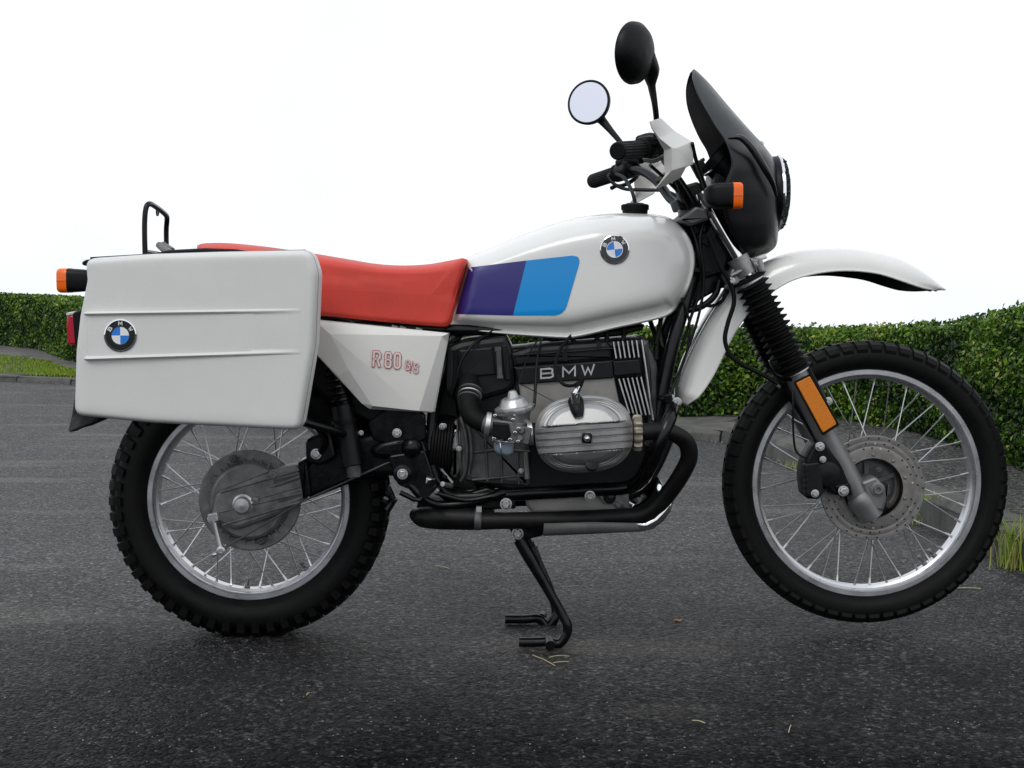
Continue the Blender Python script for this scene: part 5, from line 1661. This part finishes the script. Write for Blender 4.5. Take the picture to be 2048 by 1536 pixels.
# yokes and steering head
yk = MB()
d = (fb - fa).normalized()
cl = P(1484, 532, -.10)
yk.add(tube([cl - d * .022, cl + d * .022], M(22, -.1), 24, 0))
yk.add(plate([(1456, 556), (1466, 532), (1496, 514), (1526, 518), (1532, 548), (1512, 566), (1490, 572), (1470, 570)], -.112, -.06, .006, 6))
yk.add(plate([(1452, 560), (1470, 545), (1480, 566), (1462, 574)], -.118, -.08, .004, 4))
lower = yk.obj('lower_yoke', mk('yoke_aluminium', (.27, .265, .26), .42, metal=.7, var=.3, nscale=50, rvar=.1, bump=.4), bike, 40)
mirrored(lower)
one('yoke_beam', plate([(1440, 548), (1490, 522), (1505, 560), (1455, 578)], -.07, .07, .006, 5), CAST, lower)
one('collar', lathe([(-.007, M(27, -.1)), (-.005, M(29, -.1)), (.005, M(29, -.1)), (.007, M(27, -.1))], P(1499, 562, -.1), d, 28), ALU, lower, 40)
one('clamp_slot', tube([P(1500, 518, -.1125), P(1508, 535, -.1125), P(1516, 556, -.1125)], .0016, 6, 3), BLKP, lower)
one('clamp_boss', tube([P(1517, 520, -.118), P(1524, 540, -.118)], .008, 12, 0), lower.data.materials[0], lower, 40)
one('clamp_boss', tube([P(1462, 552, -.118), P(1486, 540, -.118)], .006, 12, 0), lower.data.materials[0], lower, 40)
bolt('pinch_bolt', 1515, 527, -.118, 5, .006, ALU, lower); bolt('pinch_bolt', 1464, 562, -.12, 5, .006, ALU, lower)
one('lug', tube([P(1508, 520, -.09), P(1532, 512, -.09)], .006, 10, 0), WPLAST, lower)
m = MB().add(plate([(1358, 440), (1392, 412), (1412, 418), (1418, 440), (1384, 452)], -.12, .12, .006, 5))
m.add(plate([(1358, 405), (1378, 402), (1390, 425), (1376, 438), (1360, 432)], -.06, -.02, .004, 3))
m.obj('upper_yoke', mk('yoke_grey', (.12, .12, .12), .45, metal=.6, var=.2), bike, 40)
one('head_tube', tube([P(1386, 425, 0), P(1462, 565, 0)], .034, 20, 0), FRAME, bike, 60)
one('head_gusset', plate([(1375, 455), (1420, 430), (1470, 540), (1455, 570), (1400, 600), (1370, 640), (1330, 700), (1322, 660), (1372, 560), (1392, 510)], -.04, .04, .006, 8), FRAME, bike, 50)
m = MB()
m.add(plate([(1392, 470), (1436, 448), (1462, 505), (1450, 545), (1405, 560)], -.085, -.03, .006, 8))
m.add(box(P(1420, 470, -.08), .02, .03, .05, Matrix.Rotation(.5, 3, 'Y'))); m.add(box(P(1405, 540, -.09), .04, .012, .008))
m.obj('wiring_box', BLKP, bike, 50)
m = MB()
for q, r in (([(1416, 415, -.09), (1400, 480, -.10), (1408, 560, -.10), (1395, 640, -.10), (1360, 740, -.10), (1340, 790, -.11)], .0032), ([(1380, 440, -.08), (1396, 500, -.1), (1402, 570, -.09), (1380, 640, -.09), (1362, 700, -.09)], .0036),
             ([(1440, 560, -.08), (1430, 590, -.08), (1405, 612, -.08), (1375, 620, -.08), (1340, 612, -.07)], .0075), ([(1462, 560, -.05), (1445, 600, -.05), (1420, 612, -.06), (1400, 604, -.06)], .004),
             ([(1350, 560, -.1), (1378, 640, -.1), (1374, 700, -.1), (1352, 760, -.1)], .0028)):
    m.add(tube([P(*z) for z in q], r, 8, 6))
m.obj('control_cable', CABLE, bike, 60)

# ---------------------------------------------------------------- front mudguard
crown = [(1349, 800), (1350, 770), (1360, 730), (1378, 690), (1402, 645), (1428, 603), (1455, 571), (1490, 545), (1530, 522), (1582, 504), (1640, 497), (1690, 496), (1740, 502), (1790, 515), (1840, 541), (1891, 579)]
skirt = [(1372, 812), (1398, 790), (1424, 752), (1445, 710), (1468, 665), (1490, 632), (1512, 608), (1540, 585), (1578, 562), (1622, 548), (1670, 541), (1715, 541), (1760, 547), (1805, 561), (1848, 574), (1887, 582)]
NW = 8
c3 = crom([P(x, y, 0) for x, y in crown], 5); s3 = crom([P(x, y, -.072) for x, y in skirt], 5)
rs = []
for i, (c_, s_) in enumerate(zip(c3, s3)):
    tt = i / (len(c3) - 1)
    wdt = 1.0 if tt < .85 else 1 - .75 * ((tt - .85) / .15) ** 1.5
    if tt < .05: wdt = .75 + .25 * tt / .05
    half = []
    for k in range(NW + 1):
        a = PI / 2 * k / NW
        q = c_.lerp(Vector((s_.x, c_.y, s_.z)), 1 - math.cos(a) ** .9)
        q.y = -.072 * wdt * math.sin(a) ** .75
        half.append(q)
    lipd = (half[-1] - half[-2]).normalized()
    half.append(half[-1] + Vector((0, -.004, 0)))
    half.append(half[-1] + (Vector((s_.x, 0, s_.z)) - Vector((c_.x, 0, c_.z))).normalized() * .003)
    far = [Vector((p.x, -p.y, p.z)) for p in half[1:]]
    drop = .014 * max(0, min(1, (tt - .45) / .3)) * (1 if tt < .9 else (1 - tt) / .1)
    far = [Vector((p.x, p.y, p.z - drop * (j / len(far)))) for j, p in enumerate(far)]
    rs.append(half[::-1] + far)
mg = MB(); vf = rings(rs, False, False, closed=False)
mg.add((vf[0], [q[::-1] for q in vf[1]]))
fen = mg.obj('front_mudguard', [WHITE, BLKP], bike, 50)
md = fen.modifiers.new('solid', 'SOLIDIFY'); md.thickness = .0028; md.offset = -1 ; md.material_offset = 1; md.material_offset_rim = 0
FEN_FLIP = True
one('mudguard_stay', tube([P(1450, 575, -.07), P(1480, 560, -.08), P(1500, 556, -.08)], .006, 8, 3), CAST, bike)
one('mudguard_rib', tube([P(x + 7, y + 4, -.045) for x, y in crown[1:7]], .0025, 8, 5), CHROME, fen, 60)

# ---------------------------------------------------------------- cowl and headlamp
S_ = [  # centre line (photo px), near edge, half width
 ((1387, 139), (1384, 143), .018, .9), ((1396, 146), (1386, 158), .062, .9), ((1418, 168), (1395, 186), .096, .9), ((1446, 201), (1411, 218), .118, .9), ((1478, 238), (1430, 252), .130, .9), ((1505, 268), (1447, 276), .138, .9), ((1522, 286), (1456, 294), .145, .85),
 ((1536, 304), (1462, 316), .150, .55), ((1549, 324), (1462, 336), .152, .5), ((1556, 350), (1452, 362), .152, .48), ((1560, 380), (1446, 392), .150, .46), ((1559, 420), (1448, 424), .145, .46), ((1556, 455), (1458, 455), .138, .46), ((1552, 488), (1472, 484), .126, .5), ((1538, 503), (1486, 500), .112, .6), ((1512, 516), (1496, 512), .095, .8)]
def cowl_rows(sc, dx):
    rs = []
    for (c_, e_, w, p) in S_:
        row = []
        for k in range(13):
            a = PI / 2 * k / 12
            # boxy plan: front face, rounded shoulder, side running back
            y = -w * math.sin(a) ** p
            t = 1 - math.cos(a) ** (2 * p + .3)
            x = c_[0] + (e_[0] - c_[0]) * t; z = c_[1] + (e_[1] - c_[1]) * t
            row.append(P(x, z, y) + Vector((-dx, 0, 0)))
        rs.append(row + [])
    out = []
    for row in rs:
        out.append(row[::-1] + [Vector((q.x, -q.y, q.z)) for q in row[1:]])
    return out
def refine(rs, n=4):
    cols = list(zip(*rs))
    cols = [crom(list(c_), n) for c_ in cols]
    return [list(r) for r in zip(*cols)]
m = MB(); m.add(rings(refine(cowl_rows(1, 0)), False, False, closed=False))
cowl = m.obj('cowl', FAIR, bike, 28, mods=(('solid', .0035, 0),))
# raised shoulder between screen and lamp surround
one('cowl_shoulder', tube([P(1456, 276, -.143), P(1482, 276, -.146), P(1506, 300, -.15), P(1530, 338, -.148), P(1545, 366, -.135), P(1553, 392, -.12)], [.003, .007, .008, .008, .006, .003], 10, 5), FAIR, cowl, 60)
bolt('screw', 1521, 288, -.02, 5, .006, ALU, cowl)
one('inner_panel', plate([(1430, 340), (1500, 320), (1530, 370), (1510, 480), (1470, 490), (1440, 440), (1425, 400)], -.08, .08, .01, 8), BLKP, cowl, 50)
hl = P(1555, 388, 0); hr = M(74, 0)
lamp = one('headlamp', lathe([(-.05, hr * .8), (-.012, hr), (-.003, hr * 1.01), (.001, hr * .99)], hl, (1, 0, 0), 48), BLKP, bike, 40)
one('rim', lathe([(-.003, hr * 1.01), (.001, hr * 1.025), (.004, hr * .99), (.003, hr * .95)], hl, (1, 0, 0), 48), CHROME, lamp, 40)
one('lens', lathe([(.001, hr * .95), (.007, hr * .8), (.011, hr * .5), (.013, .001)], hl, (1, 0, 0), 48), LENS, lamp, 60)
m = MB()
for i in range(-5, 6):
    zz = i * hr / 6; hw = math.sqrt(max(0, hr * hr - zz * zz)) * .97
    bul = .015 + .003 * (1 - abs(i) / 6)
    m.add(tube([hl + Vector((.002, -hw, zz)), hl + Vector((bul - .003, -hw * .85, zz)), hl + Vector((bul, 0, zz)), hl + Vector((bul - .003, hw * .85, zz)), hl + Vector((.002, hw, zz))], .0014, 6, 3))
    m.add(tube([hl + Vector((.002, zz, -hw)), hl + Vector((bul - .003, zz, -hw * .85)), hl + Vector((bul, zz, 0)), hl + Vector((bul - .003, zz, hw * .85)), hl + Vector((.002, zz, hw))], .0014, 6, 3))
m.obj('stone_guard', BLKG, lamp, 60)
m = MB().add(tube([P(1555, 310, -.01), P(1566, 318, -.01), P(1571, 345, -.01)], .002, 6, 3)).add(box(P(1566, 386, -.02), .014, .012, .035))
m.obj('guard_clip', CHROME, lamp)
# instruments behind the screen
m = MB()
a, b = P(1436, 322, -.05), P(1478, 356, -.05)
m.add(tube([P(1402, 336, -.05), P(1440, 312, -.05)], .001, 6, 0))
ia = P(1418, 322, -.055); ib = P(1490, 372, -.055)
m.add(tube([P(1430, 318, -.05), P(1494, 372, -.05)], [M(34, -.05), M(32, -.05)], 28, 0))
m.add(lathe([(-.012, M(38, -.05)), (.006, M(38, -.05)), (.008, M(34, -.05))], P(1432, 320, -.05), P(1494, 372, -.05) - P(1430, 318, -.05), 28))
m.obj('instrument_pod', BLKP, bike, 50)
m = MB().add(plate([(1392, 322), (1406, 318), (1420, 346), (1408, 352)], -.06, .06, .003, 3)).add(tube([P(1401, 322, -.055), P(1409, 318, -.055)], .004, 8, 0))
m.obj('instrument_bracket', BLKP, bike)
one('knob_lever', tube([P(1408, 350, -.1), P(1424, 340, -.1)], [.001, .0022], 6, 0), ALU, bike)

# ---------------------------------------------------------------- handlebar and controls
g0, g1 = P(1236, 302, -.435), P(1292, 298, -.305)
hb_pts = [g0, g1, P(1320, 306, -.24), P(1345, 340, -.17), P(1362, 385, -.11), P(1372, 405, -.05)]
hbar = one('handlebar', tube(hb_pts + [Vector((p.x, -p.y, p.z)) for p in hb_pts[::-1]], .0115, 14, 6), FRAME, bike, 60)
one('cross_brace', tube([P(1345, 340, -.17), Vector((P(1345, 340, -.17).x, .17, P(1345, 340, -.17).z))], .007, 10, 0), FRAME, hbar)
gd = (g1 - g0).normalized()
v = MB()
N = 40
rs = []
for h, k in ((-.004, .80), (-.002, .93), (.004, 1), (.115, 1), (.118, 1.18), (.124, 1.2), (.127, .9)):
    ring = []
    e1 = gd.cross(Vector((0, 0, 1))).normalized(); e2 = gd.cross(e1)
    for j in range(N):
        a = 2 * PI * j / N
        rr = .0195 * k * (1 if (j % 2 or h < .003 or h > .115) else .92)
        ring.append(g0 + gd * h + (e1 * math.cos(a) + e2 * math.sin(a)) * rr)
    rs.append(ring)
grip = one('grip', rings(rs), RUB, hbar, 20)
mirrored(grip)
m = MB()
m.add(tube([g1 - gd * .012, g1 + gd * .035], [.024, .023], 18, 0))
m.add(box(g1 + gd * .012 + Vector((.012, 0, .004)), .045, .05, .038, Matrix.Rotation(-.1, 3, 'Y')))
m.add(tube([P(1276, 281, -.30), P(1300, 276, -.28), P(1322, 280, -.26)], [.010, .012, .011], 12, 3))
ctl = m.obj('switch_block', BLKP, bike, 50, mods=(('bevel', .004, 2),))
mirrored(ctl)
m = MB().add(plate([(1270, 288), (1276, 274), (1300, 270), (1326, 276), (1322, 292), (1290, 296)], -.33, -.29, .006, 6))
m.obj('master_cylinder', BLKP, bike, 40)
m = MB().add(tube([P(1330, 300, -.29), P(1322, 314, -.33), P(1304, 322, -.37), P(1290, 320, -.40), P(1282, 322, -.42)], [.006, .006, .0055, .005, .006], 10, 4))
lev = m.obj('brake_lever', BLKG, bike, 60)
mirrored(lev)
one('lever_pivot', lathe([(-.006, .007), (.006, .007), (.0065, .0001), (-.0065, .0001)], P(1328, 300, -.30), (0, 0, 1), 14), ALU, lev)
m = MB().add(tube([P(1222, 352, -.30) * 1, P(1222, 352, -.30)], .001, 4, 0)) if False else MB()
loop = [(1400, 455, -.02), (1385, 425, .03), (1362, 398, .08), (1330, 382, .14), (1290, 380, .22), (1250, 378, .28), (1226, 366, .31), (1217, 352, .32), (1226, 347, .32), (1245, 352, .3), (1259, 372, .2), (1266, 392, .05), (1268, 410, 0)]
one('clutch_cable', tube([P(*q) for q in loop[:9]], .0045, 10, 7), CABLE, bike, 60)
one('breather_hose', tube([P(*q) for q in ((1232, 348, .2), (1248, 356, .14), (1262, 378, .05), (1269, 400, .0), (1271, 415, 0))], .0045, 10, 6), RUB, bike, 60)
m = MB()
for q, r in (([(1330, 312, -.25), (1352, 345, -.2), (1385, 395, -.12), (1405, 440, -.08), (1412, 480, -.08)], .0045), ([(1345, 330, .1), (1370, 380, .08), (1395, 430, .02), (1400, 480, -.03)], .005), ([(1372, 300, -.2), (1400, 360, -.16), (1418, 400, -.12), (1412, 440, -.1)], .004), ([(1300, 330, -.2), (1335, 362, -.16), (1370, 400, -.1), (1392, 450, -.06)], .004), ([(1384, 286, -.28), (1392, 320, -.25), (1412, 380, -.18), (1420, 420, -.12)], .0045)):
    m.add(tube([P(*z) for z in q], r, 8, 6))
m.obj('cable_bundle', CABLE, bike, 60)
m = MB()
m.add(plate([(1362, 372), (1398, 362), (1418, 400), (1405, 432), (1380, 428), (1366, 400)], -.06, .06, .006, 8))
m.add(plate([(1352, 398), (1372, 396), (1378, 418), (1360, 420)], -.07, .07, .004, 4))
m.obj('bar_clamp', BLKP, bike, 40)
# hand guard: folded white shield in front of lever
def shell(name, quads, vs, mat, parent, th=.003, sharp=20):
    return one(name, ([P(*q) for q in vs], quads), mat, parent, sharp, mods=(('solid', th, 0), ('bevel', .002, 2)))
hg_v = [(1299, 243, -.40), (1321, 236, -.36), (1350, 263, -.31), (1383, 283, -.27), (1386, 328, -.27), (1352, 338, -.35), (1342, 341, -.36), (1343, 296, -.37), (1353, 296, -.355), (1318, 276, -.38), (1304, 258, -.395), (1328, 320, -.355), (1330, 352, -.35), (1309, 378, -.35), (1330, 371, -.31), (1360, 355, -.28), (1372, 334, -.28), (1328, 300, -.355)]
hg_f = [[0, 1, 2, 9, 10], [9, 2, 3, 8, 7], [8, 3, 4, 5], [7, 8, 5, 6], [17, 7, 6, 11], [10, 9, 7, 17], [11, 6, 12], [12, 6, 13], [6, 5, 15, 14, 13], [5, 4, 16, 15]]
hg = shell('hand_guard', hg_f, hg_v, WPLAST, bike)
hg2 = mirrored(hg)

# mirrors
def mirror_(px, py, y, nrm, R, stalk, nm):
    c = P(px, py, y); nrm = Vector(nrm).normalized()
    o = MB()
    o.add(lathe([(.004, R * .90), (.006, R * .95), (.003, R * 1.02), (-.006, R * 1.0), (-.016, R * .86), (-.024, R * .62), (-.028, R * .3), (-.029, .0001)], c, nrm, 48))
    o.add(lathe([(.004, R * .92), (.0035, R * .85)], c, nrm, 48))
    pts, rr = stalk
    o.add(tube(pts, rr, 12, 6))
    ob = o.obj('rear_view_mirror', BLKP, bike, 50)
    one('glass', lathe([(.0042, R * .905), (.0045, R * .6), (.0046, .0001)], c, nrm, 48), GLASS, ob, 180)
    return ob
R = M(60, -.5)
nearm = P(1268, 107, -.5)
mirror_(1267, 106, -.5, (-.78, .62, .10), R, ([P(1288, 120, -.47), P(1300, 142, -.46), P(1303, 170, -.44), P(1309, 205, -.38), P(1313, 240, -.32), P(1314, 280, -.30), P(1312, 300, -.29)], [.026, .020, .0085, .0065, .0062, .0062, .0062]), 'near')
mirror_(1178, 205, .5, (-.42, -.90, .12), M(44, .5), ([P(1192, 228, .51), P(1205, 242, .50), P(1222, 262, .48), P(1245, 290, .44), P(1262, 320, .38), P(1270, 335, .33)], [.018, .012, .0085, .0065, .0062, .0062]), 'far')
